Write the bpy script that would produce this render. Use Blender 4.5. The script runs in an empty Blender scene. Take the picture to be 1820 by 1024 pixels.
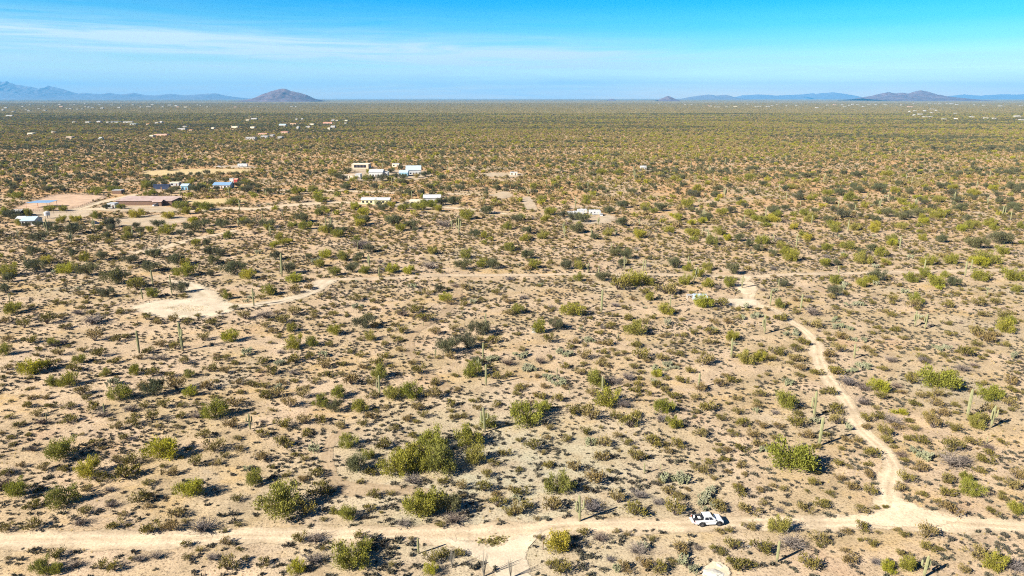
import bpy, bmesh, math, random
import numpy as np
from mathutils import Vector, Matrix, Euler

sc = bpy.context.scene
col = sc.collection
R = math.radians
rng = np.random.default_rng(7)

# ---------------------------------------------------------------- camera
CAM_H, PITCH, FPX = 70.0, R(15.38), 1230.0        # height, downward tilt, focal length in px of the 1820 px frame
cam_d = bpy.data.cameras.new("camera")
cam = bpy.data.objects.new("camera", cam_d)
col.objects.link(cam)
cam.location = (0, 0, CAM_H)
cam.rotation_euler = (math.pi / 2 - PITCH, 0, 0)
cam_d.sensor_width = 36
cam_d.lens = 36 * FPX / 1820
cam_d.clip_start = 1
cam_d.clip_end = 150000
sc.camera = cam

# ---------------------------------------------------------------- sun and sky
SUN_EL = R(31)
SUN_DIR = Vector((-0.855 * math.cos(SUN_EL), -0.519 * math.cos(SUN_EL), math.sin(SUN_EL)))
sd = bpy.data.lights.new("sun", 'SUN')
sd.energy = 5.0
sd.angle = R(0.53)
sd.color = (1.0, 0.93, 0.82)
sun = bpy.data.objects.new("sun", sd)
col.objects.link(sun)
sun.rotation_euler = (-SUN_DIR).to_track_quat('-Z', 'Y').to_euler()
sun.location = (0, 0, 200)

world = bpy.data.worlds.new("World")
sc.world = world
world.use_nodes = True
wt = world.node_tree
wt.nodes.clear()
def wn(t, **k):
    n = wt.nodes.new(t)
    for a, b in k.items(): setattr(n, a, b)
    return n
sky = wn('ShaderNodeTexSky', sky_type='NISHITA', sun_disc=False)
sky.sun_elevation = SUN_EL
sky.sun_rotation = math.atan2(SUN_DIR.x, SUN_DIR.y)
sky.air_density = 1.0; sky.dust_density = 0.3; sky.ozone_density = 2.0
tc = wn('ShaderNodeTexCoord')
sep = wn('ShaderNodeSeparateXYZ')
wt.links.new(tc.outputs['Generated'], sep.inputs[0])
ramp = wn('ShaderNodeValToRGB')                   # deeper blue away from the horizon
ramp.color_ramp.interpolation = 'EASE'
SKY_RAMP = [(0.0, (1.45, 1.22, 0.95)), (0.03, (0.82, 1.06, 1.10)), (0.05, (0.50, 0.86, 1.05)), (0.07, (0.26, 0.74, 1.02)), (0.095, (0.09, 0.66, 1.02)), (0.125, (0.0, 0.58, 1.02)), (0.17, (0.03, 0.5, 0.95)), (0.36, (0.045, 0.13, 0.30))]
e = ramp.color_ramp.elements
e[0].position, e[0].color = SKY_RAMP[0][0], (*SKY_RAMP[0][1], 1)
e[1].position, e[1].color = SKY_RAMP[-1][0], (*SKY_RAMP[-1][1], 1)
for p, c in SKY_RAMP[1:-1]:
    x = e.new(p); x.color = (*c, 1)
wt.links.new(sep.outputs['Z'], ramp.inputs[0])
mul = wn('ShaderNodeMix', data_type='RGBA', blend_type='MULTIPLY')
mul.inputs['Factor'].default_value = 1
wt.links.new(sky.outputs[0], mul.inputs['A']); wt.links.new(ramp.outputs[0], mul.inputs['B'])
# thin cirrus: long streaks, by direction
mp = wn('ShaderNodeMapping'); mp.inputs['Scale'].default_value = (3.2, 3.2, 58)
mp.inputs['Rotation'].default_value = (0, R(2.2), 0)
wt.links.new(tc.outputs['Generated'], mp.inputs[0])
nz = wn('ShaderNodeTexNoise'); nz.inputs['Scale'].default_value = 1.5; nz.inputs['Detail'].default_value = 9; nz.inputs['Roughness'].default_value = 0.62
nz.inputs['Distortion'].default_value = 1.1
wt.links.new(mp.outputs[0], nz.inputs['Vector'])
# height of the cirrus bank: upper edge sinks from left to right
edge = wn('ShaderNodeMath', operation='MULTIPLY_ADD')   # z + 0.055*x
wt.links.new(sep.outputs['X'], edge.inputs[0]); edge.inputs[1].default_value = 0.03
wt.links.new(sep.outputs['Z'], edge.inputs[2])
band = wn('ShaderNodeValToRGB'); band.color_ramp.interpolation = 'EASE'
b = band.color_ramp.elements
b[0].position, b[0].color = 0.0, (.55, .55, .55, 1)
b[1].position, b[1].color = 0.125, (0, 0, 0, 1)
for p, v in ((0.028, .6), (0.036, .38), (0.043, .85), (0.059, 1.0), (0.073, .3), (0.09, .08)):
    x = b.new(p); x.color = (v, v, v, 1)
wt.links.new(edge.outputs[0], band.inputs[0])
nr = wn('ShaderNodeMapRange'); nr.inputs['From Min'].default_value = .38; nr.inputs['From Max'].default_value = .66
nr.inputs['To Min'].default_value = .55; nr.inputs['To Max'].default_value = 1.5
wt.links.new(nz.outputs['Fac'], nr.inputs['Value'])
cf = wn('ShaderNodeMath', operation='MULTIPLY', use_clamp=True)
wt.links.new(band.outputs[0], cf.inputs[0]); wt.links.new(nr.outputs[0], cf.inputs[1])
cf2 = wn('ShaderNodeMath', operation='MULTIPLY')
fx = wn('ShaderNodeMapRange'); fx.inputs['From Min'].default_value = .08; fx.inputs['From Max'].default_value = .26; fx.inputs['To Min'].default_value = 1.0; fx.inputs['To Max'].default_value = .4
wt.links.new(sep.outputs['X'], fx.inputs['Value']); wt.links.new(fx.outputs[0], cf2.inputs[1])
wt.links.new(cf.outputs[0], cf2.inputs[0])
cm = wn('ShaderNodeMix', data_type='RGBA')
CLOUD = (4.3, 5.5, 6.2, 1)
cm.inputs['B'].default_value = CLOUD
wt.links.new(cf2.outputs[0], cm.inputs['Factor']); wt.links.new(mul.outputs['Result'], cm.inputs['A'])
bg = wn('ShaderNodeBackground'); bg.inputs['Strength'].default_value = 0.066
wt.links.new(cm.outputs['Result'], bg.inputs[0])
wo = wn('ShaderNodeOutputWorld')
wt.links.new(bg.outputs[0], wo.inputs[0])

sc.view_settings.view_transform = 'Standard'
sc.view_settings.look = 'None'
sc.view_settings.exposure = 1.40
sc.view_settings.gamma = 1
sc.render.film_transparent = False
sc.cycles.use_denoising = False
sc.cycles.denoiser = 'OPENIMAGEDENOISE'
sc.cycles.denoising_input_passes = 'RGB_ALBEDO_NORMAL'
sc.cycles.denoising_prefilter = 'ACCURATE'
sc.cycles.filter_width = 1.1
sc.cycles.max_bounces = 4
sc.cycles.diffuse_bounces = 1
sc.cycles.transparent_max_bounces = 6
sc.cycles.volume_bounces = 0

# ---------------------------------------------------------------- geometry of the view
CP, SP = math.cos(PITCH), math.sin(PITCH)
def px2ground(x, y, z=0.0):
    """Where the line of sight through a pixel of the 1820 x 1024 frame meets the plain."""
    u, v = (x - 910) / FPX, (512 - y) / FPX
    d = (u, CP + v * SP, -SP + v * CP)
    t = (z - CAM_H) / d[2]
    return d[0] * t, d[1] * t
def project(X, Y, Z=0.0):
    dep = Y * CP + (CAM_H - Z) * SP
    up = Y * SP - (CAM_H - Z) * CP
    return 910 + FPX * X / dep, 512 - FPX * up / dep, FPX / dep
def height_of(x, yb, h):
    """World height of a thing that stands at (x, yb) and is h px tall."""
    X, Y = px2ground(x, yb)
    v = (512 - (yb - h)) / FPX
    return CAM_H + Y * (-SP + v * CP) / (CP + v * SP)

def relief(x, y):
    f = np.clip((700 - np.hypot(x, y)) / 300, 0, 1)
    return f * (0.16 * np.sin(x * .105 + y * .047 + 1) * np.sin(y * .086 - x * .031) + 0.10 * np.sin(x * .21 - y * .13) + 0.05 * np.sin(x * .5 + 2) * np.sin(y * .43))

_perm = np.random.default_rng(3).random((256, 256))
def vnoise(x, y):
    x = np.asarray(x, float); y = np.asarray(y, float)
    xi, yi = np.floor(x).astype(int), np.floor(y).astype(int)
    fx, fy = x - xi, y - yi
    fx, fy = fx * fx * (3 - 2 * fx), fy * fy * (3 - 2 * fy)
    g = lambda a, b: _perm[a % 256, b % 256]
    return (g(xi, yi) * (1 - fx) + g(xi + 1, yi) * fx) * (1 - fy) + (g(xi, yi + 1) * (1 - fx) + g(xi + 1, yi + 1) * fx) * fy
def fnoise(x, y, o=3):
    s, a, t = 0, 1, 0
    for k in range(o):
        s = s + a * vnoise(x * 2 ** k + 17 * k, y * 2 ** k + 5 * k); t += a; a *= .5
    return s / t

# ---------------------------------------------------------------- helpers for objects
def tag(o, label=None, cat=None, group=None, kind=None):
    if label: o['label'] = label
    if cat: o['category'] = cat
    if group: o['group'] = group
    if kind: o['kind'] = kind
    return o
def link(o, parent=None):
    col.objects.link(o)
    if parent: o.parent = parent
    return o
def mesh_from(name, verts, faces, mats, mi=None, smooth=False):
    me = bpy.data.meshes.new(name)
    me.from_pydata([tuple(map(float, v)) for v in verts], [], faces)
    for m in (mats if isinstance(mats, (list, tuple)) else [mats]): me.materials.append(m)
    if mi is not None: me.polygons.foreach_set('material_index', mi)
    if smooth: me.polygons.foreach_set('use_smooth', [True] * len(me.polygons))
    me.update()
    return me
def add(name, me, parent=None, loc=(0, 0, 0), rz=0.0, scale=None):
    o = bpy.data.objects.new(name, me)
    o.location = loc; o.rotation_euler = (0, 0, rz)
    if scale is not None: o.scale = scale
    return link(o, parent)
def empty(name, loc, rz=0.0, scale=None):
    return add(name, None, None, loc, rz, scale)

class MB:
    """Collects boxes, tubes and prisms for ONE part."""
    def __init__(s): s.v, s.f, s.m = [], [], []
    def poly(s, vs, fs, m=0):
        b = len(s.v); s.v += [tuple(p) for p in vs]
        for f in fs: s.f.append([b + i for i in f]); s.m.append(m)
        return s
    def box(s, x0, x1, y0, y1, z0, z1, m=0):
        vs = [(x, y, z) for z in (z0, z1) for y in (y0, y1) for x in (x0, x1)]
        return s.poly(vs, [(0, 2, 3, 1), (4, 5, 7, 6), (0, 1, 5, 4), (1, 3, 7, 5), (3, 2, 6, 7), (2, 0, 4, 6)], m)
    def tube(s, pts, rad, n=6, m=0, cap=True, ribs=0):
        pts = [Vector(p) for p in pts]
        if not hasattr(rad, '__len__'): rad = [rad] * len(pts)
        b = len(s.v)
        ref = Vector((0, 1, 0)) if abs((pts[-1] - pts[0]).normalized().y) < .9 else Vector((1, 0, 0))
        for i, p in enumerate(pts):
            t = (pts[min(i + 1, len(pts) - 1)] - pts[max(i - 1, 0)]).normalized()
            a = t.cross(ref).normalized(); c = t.cross(a)
            for k in range(n):
                q = 2 * math.pi * k / n
                r = rad[i] * (1.0 if not ribs or k % 2 == 0 else .8)
                s.v.append(tuple(p + a * math.cos(q) * r + c * math.sin(q) * r))
        for i in range(len(pts) - 1):
            for k in range(n):
                s.f.append([b + i * n + k, b + i * n + (k + 1) % n, b + (i + 1) * n + (k + 1) % n, b + (i + 1) * n + k]); s.m.append(m)
        if cap:
            s.f.append([b + k for k in range(n)][::-1]); s.m.append(m)
            s.f.append([b + (len(pts) - 1) * n + k for k in range(n)]); s.m.append(m)
        return s
    def prism(s, prof, y0, y1, m=0):
        """prof: (x, z) outline, anticlockwise seen from -y."""
        n = len(prof)
        vs = [(x, y0, z) for x, z in prof] + [(x, y1, z) for x, z in prof]
        fs = [tuple(range(n)), tuple(range(2 * n - 1, n - 1, -1))] + [(i, i + n, (i + 1) % n + n, (i + 1) % n) for i in range(n)]
        return s.poly(vs, fs, m)
    def mesh(s, name, mats, smooth=False): return mesh_from(name, s.v, s.f, mats, s.m, smooth)
    def build(s, name, mats, parent=None, bevel=0.0, smooth=False, **k):
        o = add(name, s.mesh(name, mats, smooth), parent, **k)
        if bevel:
            md = o.modifiers.new('bevel', 'BEVEL'); md.width = bevel; md.segments = 2; md.limit_method = 'ANGLE'
        return o

# ---------------------------------------------------------------- materials
def new_mat(name):
    m = bpy.data.materials.new(name); m.use_nodes = True
    nt = m.node_tree
    p = nt.nodes['Principled BSDF']
    return m, nt, p
def N(nt, t, **k):
    n = nt.nodes.new(t)
    for a, b in k.items():
        if a in n.inputs: n.inputs[a].default_value = b
        else: setattr(n, a, b)
    return n
def rampn(nt, stops, src, interp='LINEAR'):
    r = nt.nodes.new('ShaderNodeValToRGB'); r.color_ramp.interpolation = interp
    el = r.color_ramp.elements
    el[0].position, el[0].color = stops[0][0], (*stops[0][1], 1)
    el[1].position, el[1].color = stops[-1][0], (*stops[-1][1], 1)
    for p, c in stops[1:-1]:
        x = el.new(p); x.color = (*c, 1)
    nt.links.new(src, r.inputs[0])
    return r
def mixc(nt, f, a, b, blend='MIX'):
    m = nt.nodes.new('ShaderNodeMix'); m.data_type = 'RGBA'; m.blend_type = blend
    for s, v in (('Factor', f), ('A', a), ('B', b)):
        if hasattr(v, 'default_value'): nt.links.new(v, m.inputs[s])
        elif s == 'Factor': m.inputs[s].default_value = v
        else: m.inputs[s].default_value = (*v[:3], 1)
    return m.outputs['Result']
def plain(name, c, rough=.6, metal=0.0, var=.10, scale=3.0, spec=.4, grime=None):
    """Painted or bare surface with slight mottling."""
    m, nt, p = new_mat(name)
    t = N(nt, 'ShaderNodeTexCoord')
    n = N(nt, 'ShaderNodeTexNoise', Scale=scale, Detail=5.0)
    nt.links.new(t.outputs['Object'], n.inputs['Vector'])
    lo = tuple(x * (1 - var) for x in c) if grime is None else grime
    hi = tuple(min(1, x * (1 + var)) for x in c)
    r = rampn(nt, [(.3, lo), (.7, hi)], n.outputs['Fac'])
    nt.links.new(r.outputs[0], p.inputs['Base Color'])
    p.inputs['Roughness'].default_value = rough; p.inputs['Metallic'].default_value = metal
    p.inputs['Specular IOR Level'].default_value = spec
    return m
def leafy(name, tones, noise_scale=2.2, transl=.25, dark=.75):
    """Foliage: each plant gets its own tone, clumps vary within it."""
    m, nt, p = new_mat(name)
    oi = N(nt, 'ShaderNodeObjectInfo')
    r = rampn(nt, [(i / (len(tones) - 1), c) for i, c in enumerate(tones)], oi.outputs['Random'])
    g = N(nt, 'ShaderNodeNewGeometry')
    n = N(nt, 'ShaderNodeTexNoise', Scale=noise_scale, Detail=3.0)
    nt.links.new(g.outputs['Position'], n.inputs['Vector'])
    k = rampn(nt, [(.3, (dark,) * 3), (.7, (1.25, 1.22, 1.15))], n.outputs['Fac'])
    out = mixc(nt, 1.0, r.outputs[0], k.outputs[0], 'MULTIPLY')
    d = N(nt, 'ShaderNodeBsdfDiffuse'); t = N(nt, 'ShaderNodeBsdfTranslucent')
    mx = N(nt, 'ShaderNodeMixShader'); mx.inputs[0].default_value = transl
    nt.links.new(out, d.inputs[0]); nt.links.new(out, t.inputs[0])
    nt.links.new(d.outputs[0], mx.inputs[1]); nt.links.new(t.outputs[0], mx.inputs[2])
    nt.links.new(mx.outputs[0], nt.nodes['Material Output'].inputs[0])
    nt.nodes.remove(p)
    return m

M = {}
M['olive'] = leafy('palo_verde_leaves', [(.25, .245, .045), (.30, .275, .05), (.21, .215, .045), (.31, .275, .075)])
M['yellow'] = leafy('yellow_palo_verde_leaves', [(.35, .325, .035), (.29, .295, .04), (.38, .32, .05)])
M['green'] = leafy('green_leaves', [(.21, .22, .04), (.26, .26, .05), (.20, .20, .055)])
M['grey_green'] = leafy('mesquite_leaves', [(.11, .12, .065), (.145, .15, .075), (.12, .12, .075), (.165, .16, .07)])
M['creosote'] = leafy('creosote_leaves', [(.165, .145, .038), (.21, .175, .048), (.14, .125, .035), (.25, .20, .08), (.21, .15, .065)], transl=.15)
M['bursage'] = leafy('bursage_leaves', [(.105, .105, .075), (.09, .085, .07), (.13, .125, .09), (.08, .07, .058)], transl=.1)
M['dead'] = leafy('dry_twigs', [(.17, .14, .12), (.20, .17, .15), (.14, .125, .125), (.16, .12, .095)], transl=.0)
M['cholla'] = leafy('cholla_skin', [(.25, .26, .16), (.21, .22, .13), (.28, .28, .19), (.17, .175, .11)], noise_scale=3, transl=0)
M['straw'] = leafy('dry_grass', [(.50, .38, .16), (.44, .35, .15), (.55, .43, .20), (.35, .31, .12)], transl=.3)
M['far_olive'] = leafy('far_olive_leaves', [(.32, .255, .105), (.37, .29, .12), (.27, .225, .105), (.35, .25, .125)])
M['bark'] = plain('bark', (.16, .12, .085), .9, var=.3, scale=6)
M['twig'] = plain('creosote_stems', (.13, .10, .08), .9, var=.3, scale=6)
M['ocotillo'] = plain('ocotillo_stems', (.22, .20, .16), .9, var=.3, scale=6)
# ----------------------------------------------------------------------------
# Survey of the plants that can be told apart: kind, x, y of the foot, size, read
# on a 4x map of each 455 x 256 block of the view and turned into ground
# coordinates below.  P olive palo verde, Y yellow one, G green one, M mesquite,
# C creosote, B bursage, H cholla, D dead brush, S saguaro (height, arms),
# O ocotillo (height).
SURVEY = {
(0,768): "G 400 215 240;Y 1110 222 250;Y 590 345 210;Y 1310 490 215;G 80 480 200;G 410 560 240;C 210 560 130;C 680 375 110;C 860 358 190;C 1500 160 150;C 1590 195 70;C 1700 155 90;C 810 230 90;C 930 248 150;C 660 110 90;C 880 60 90;C 60 60 80;C 1440 60 100;C 1680 70 80;C 290 290 90;C 430 290 80;C 140 260 70;C 1370 262 100;C 1520 248 90;C 1190 332 110;C 1040 400 90;C 970 525 130;C 1040 555 70;C 590 610 110;D 780 555 90;C 860 615 70;C 1240 625 130;C 1680 500 90;P 1790 390 150;C 800 700 120;C 1050 735 150;C 1200 725 120;D 1420 738 170;C 200 715 130;C 30 722 110;D 550 688 110;C 1580 730 60;B 1560 620 80;B 1640 605 80;B 1660 655 70;C 1590 818 90;C 1310 838 80;C 1700 852 60;C 1410 862 60;C 1330 922 80;C 1600 1005 150;C 700 998 90;C 800 1012 110;C 370 918 120;G 370 1024 110;G 260 1030 160;D 1500 925 90;C 930 930 60;D 220 150 90;B 190 70 60;B 240 110 60;B 190 140 50;C 30 330 90;D 60 310 90;C 1280 200 60;B 980 640 60;C 1740 920 60;D 1100 920 90;D 520 980 90;D 980 940 90",
(455,768): "P 130 640 380;C 440 470 170;C 350 602 150;C 420 342 120;C 200 132 150;C 50 207 100;C 100 265 60;C 270 182 60;C 340 215 70;C 350 38 110;C 30 60 100;H 410 152 80;S 400 96 50 0;S 436 96 40 0;C 210 322 80;C 330 362 90;G 650 133 140;G 790 212 110;C 900 133 140;M 680 312 190;C 800 322 100;P 1000 338 290;P 1090 250 210;G 1250 150 240;P 1230 258 270;G 1310 325 290;P 1150 318 220;P 1500 130 230;P 1550 242 190;C 1320 388 100;D 1110 392 130;C 740 380 60;C 1450 427 90;C 1620 442 120;C 1640 337 90;C 1770 177 100;C 1680 262 90;C 830 487 110;C 950 465 70;C 800 587 90;G 640 645 150;P 545 590 70;C 480 640 60;P 1130 640 310;P 1240 600 260;M 1370 610 190;D 1400 672 160;C 1720 552 120;C 1790 602 110;C 1800 420 60;C 310 803 110;D 410 803 130;C 480 852 60;P 660 1015 300;P 760 880 150;Y 280 1030 140;D 400 965 150;C 60 972 100;B 830 800 110;B 900 800 80;B 990 800 90;B 1090 822 80;B 1190 807 40;S 1155 860 115 0;B 1100 892 60;C 1240 942 130;C 1320 902 100;C 1440 892 90;O 1395 955 135;O 1620 1020 185;O 1810 1040 150;B 1540 982 90;B 1600 952 70;B 1700 992 60;Y 1240 1030 120;C 970 962 60;C 1110 55 80;C 1000 150 60;D 500 440 90;B 380 680 50;B 240 630 50;B 320 655 40;C 740 772 90;S 1077 560 50 0;C 1100 780 50;D 1040 690 110;C 1310 690 80",
(910,768): "C 150 142 130;C 250 60 70;C 390 77 90;C 520 20 90;C 660 118 120;C 750 50 80;C 810 105 80;C 870 130 50;C 1010 117 150;C 1200 137 120;C 1100 168 80;C 1350 52 110;C 1570 48 90;C 1720 50 100;C 1760 122 120;C 1650 157 110;C 1540 157 80;C 1460 150 70;C 1480 105 60;H 1790 150 60;C 260 262 100;C 450 292 110;C 50 287 80;B 180 277 60;B 190 312 60;C 630 217 130;B 730 190 70;C 900 222 150;C 1510 217 80;C 1390 237 80;C 1630 262 90;C 1360 302 120;C 1300 262 70;B 1190 232 80;S 940 300 78 0;S 1055 275 48 0;G 345 470 235;C 610 392 160;B 830 317 50;C 1050 372 60;H 1180 342 110;H 1230 387 90;H 1100 367 80;S 480 642 188 1;C 290 582 150;C 550 552 110;D 575 600 150;B 630 637 60;C 760 527 110;D 910 487 100;C 1130 467 120;C 1190 502 90;C 1170 617 150;C 880 622 150;D 1040 532 90;B 1030 637 40;H 1420 432 80;H 1360 492 140;C 1480 572 150;H 1400 552 110;C 1640 472 120;C 1770 432 80;C 1700 602 150;C 1790 532 80;C 1600 402 80;C 40 602 130;C 100 562 100;C 180 632 60;B 250 642 70;H 20 492 70;C 60 462 130;Y 340 885 240;C 740 737 60;C 820 752 60;C 180 772 60;C 510 752 90;D 630 800 110;C 1690 712 100;C 1480 732 80;C 1550 727 70;C 1210 882 150;D 1320 852 70;H 940 842 80;D 900 892 150;H 1220 952 90;C 1450 882 90;C 1510 902 80;C 1580 862 110;C 1780 882 150;B 1690 882 50;C 940 982 120;C 1040 1022 140;C 280 992 90;C 350 1026 130;B 510 982 80;H 750 1000 70;C 820 1020 130;D 700 932 70;H 1300 1022 80;C 1620 1012 170;C 1700 992 90;B 940 357 50;B 890 370 60;B 850 380 50;B 900 405 60;B 850 425 50;B 950 405 60;B 780 427 50;B 1000 375 60;C 700 300 50;B 770 445 50;B 640 430 80;B 580 450 80;C 1250 420 60;B 1340 347 50;B 1490 325 50;B 1490 380 50;B 1260 320 50;B 870 717 40;B 950 717 40;B 1000 712 40;B 1060 730 50",
(1365,768): "C 280 62 110;S 362 100 205 0;C 350 132 90;C 50 62 60;C 560 77 70;C 650 82 70;C 530 142 60;B 590 152 50;G 190 312 370;C 770 202 120;C 850 42 110;C 850 92 90;C 900 127 60;C 1090 92 110;C 1010 72 70;H 1050 152 60;D 960 192 90;H 1130 200 130;D 1350 272 180;D 1420 232 90;C 1250 197 80;C 1340 152 150;C 1480 102 110;S 1555 76 50 0;C 1690 92 80;C 1610 182 100;C 1520 172 50;C 1570 232 110;C 1520 297 90;C 1100 307 120;C 1640 347 70;C 1790 342 110;C 1770 422 120;C 1000 387 110;C 950 442 100;C 1110 477 80;C 1300 382 130;P 1420 372 110;G 1480 482 170;C 1290 482 130;C 1690 497 90;P 1790 602 130;C 1620 602 90;C 1240 562 110;C 1340 612 130;B 1440 592 50;B 1510 612 60;C 720 252 80;C 730 332 100;C 510 352 80;C 520 252 80;C 580 272 60;C 350 312 70;C 340 392 90;C 450 462 80;C 610 427 110;C 740 467 100;C 280 582 110;C 400 552 120;C 670 592 100;C 770 562 60;C 840 552 60;B 450 602 60;B 160 607 50;C 130 432 80;C 40 402 60;C 290 437 50;P 90 742 180;D 190 855 190;S 62 922 148 0;C 380 792 130;B 440 717 60;B 520 742 60;C 700 722 120;C 660 782 50;C 740 817 90;C 930 717 70;C 980 767 70;C 1155 777 150;C 1140 862 100;C 330 985 160;C 600 945 145;D 780 952 80;C 980 912 100;Y 870 1020 130;P 1020 1024 150;S 1105 1040 155 2;C 1410 1022 90;C 1500 922 150;P 1650 1010 180;D 1780 1005 150;B 1420 767 70;B 1500 727 60;B 1580 727 60;B 1680 742 60;B 1780 735 60;B 1300 767 50;B 1310 910 50;B 1650 852 50;B 1385 802 50;B 1670 892 60;B 1630 827 50;B 1560 817 50;B 1730 872 50;B 1390 850 40;B 1280 830 50;B 1010 150 40;B 1130 45 40;B 1195 50 35;B 1700 265 50;B 1720 190 45;B 30 960 60;B 130 945 60;B 165 970 40;B 500 560 40;B 560 590 40;C 380 830 60",
(0,512): "P 55 190 150;C 190 150 80;S 68 90 56 1;M 15 40 100;P 1070 77 110;C 960 22 120;C 1290 72 70;M 1270 40 120;P 1600 82 80;S 1015 80 82 0;S 1225 50 60 0;S 1805 126 128 1;C 550 67 70;C 455 122 80;C 590 117 60;C 660 62 90;C 370 112 70;C 570 157 80;D 540 192 80;C 640 197 70;C 740 197 70;C 840 192 90;C 1035 207 60;C 930 182 50;C 1310 242 70;C 1660 162 70;C 1550 192 50;C 1400 217 60;C 1730 232 90;C 310 262 110;C 150 292 100;D 640 272 150;C 700 247 80;C 420 222 80;C 440 302 100;C 20 262 80;C 1110 262 90;C 1230 252 90;C 1320 277 80;C 1500 272 90;C 1030 232 60;S 990 462 162 0;S 1300 447 204 1;Y 1630 397 130;C 650 387 120;D 370 427 90;P 370 422 90;D 440 412 80;C 190 407 100;C 40 397 90;C 270 457 70;P 15 490 110;C 830 387 90;C 890 362 80;C 1130 427 90;C 1230 442 90;C 1040 467 90;C 1430 382 90;C 580 467 80;C 410 487 90;C 690 497 100;C 800 542 90;C 980 512 80;C 1290 552 80;C 1600 512 70;C 1660 547 80;C 1520 502 70;Y 190 632 200;C 320 592 120;P 550 545 100;C 500 602 100;C 40 592 80;C 400 542 70;P 460 712 160;P 350 707 110;P 740 642 90;P 950 637 110;C 1070 642 110;C 1200 642 80;G 1335 642 80;C 1480 602 100;C 1600 612 90;C 1000 742 130;G 820 817 180;M 1070 782 160;C 1240 742 140;C 1470 742 120;Y 1340 782 110;C 1700 762 80;C 1680 692 80;C 1780 712 100;G 1500 952 210;C 1660 862 130;C 560 782 110;C 300 802 80;C 200 797 70;C 180 862 90;C 350 862 80;C 470 872 90;C 650 882 110;S 746 906 90 0;S 333 936 50 0;S 347 906 38 0;C 240 927 90;D 920 892 100;C 1020 862 80;C 1160 867 90;C 1290 862 80;C 1390 842 60;C 1510 802 60;C 1270 932 90;C 1070 952 100;C 930 992 110;C 820 1012 90;C 470 972 110;C 110 1002 100;C 1120 1002 80;C 1240 1007 70;D 280 980 90;C 60 942 80;S 1780 1010 110 2;C 1640 1012 110;S 1765 752 34 0;S 450 825 28 0;D 1140 520 80",
(455,512): "P 80 62 130;C 30 87 70;C 260 52 90;C 370 22 90;C 255 202 90;C 410 192 60;C 550 147 60;C 550 202 70;C 140 192 60;D 60 227 120;C 180 262 110;P 245 317 90;P 550 345 110;C 610 277 60;C 700 102 90;H 720 152 100;C 840 112 70;C 1010 202 70;C 1110 192 90;D 1040 212 90;C 1200 252 120;M 760 302 150;C 790 232 110;C 840 292 90;C 980 282 80;C 1030 327 100;P 810 380 100;C 740 382 60;C 1010 392 80;C 910 412 80;Y 1350 105 100;C 1380 127 80;C 1480 132 80;C 1710 52 80;C 1800 202 90;C 1270 337 90;C 1400 312 80;C 1330 252 60;M 1360 480 170;M 1500 440 150;M 1590 352 170;C 1380 512 90;C 1690 407 110;S 1632 290 112 0;S 1612 512 126 0;S 1587 602 96 1;S 1635 697 152 0;S 1275 490 60 0;P 260 447 150;P 390 430 110;C 110 332 70;C 60 292 80;C 150 362 60;C 370 512 90;C 260 542 120;C 510 432 70;C 650 477 70;C 740 502 80;C 40 552 100;H 190 552 100;C 110 632 110;C 20 612 60;C 610 562 90;C 750 582 80;C 470 582 110;C 520 647 100;C 400 692 90;C 270 682 70;C 170 692 80;C 60 722 80;C 360 722 60;C 60 802 130;C 150 792 100;G 870 662 140;C 860 562 110;C 900 512 90;C 1110 552 80;C 1020 462 80;C 1140 482 60;C 1160 622 110;C 670 702 130;S 878 762 144 1;P 960 802 160;G 1100 802 170;C 820 792 100;C 820 702 90;C 1250 792 120;C 1270 702 100;G 580 792 130;P 450 862 130;M 550 892 120;P 730 892 140;C 230 872 120;C 320 792 100;C 120 892 60;C 1150 882 110;C 910 862 70;C 1390 862 90;C 1430 742 70;C 1410 642 70;C 1360 752 50;P 1540 655 160;C 1690 662 100;M 1570 562 90;D 1790 562 90;C 1660 582 80;C 1580 872 80;C 1550 822 80;C 1710 857 80;C 1400 942 90;C 1470 932 80;C 1180 932 80;C 1070 962 100;C 1140 972 70;C 820 942 100;C 760 987 90;C 340 982 100;C 170 1012 130;C 460 972 110;C 590 1002 100;C 980 1022 80;S 632 976 52 0;S 542 591 40 0;S 917 446 30 0;G 1650 1010 140;S 1627 1022 178 1;C 1800 120 80;C 1500 30 90;C 1220 60 80;H 1700 530 90;S 1190 270 40 0;C 1790 640 80",
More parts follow.
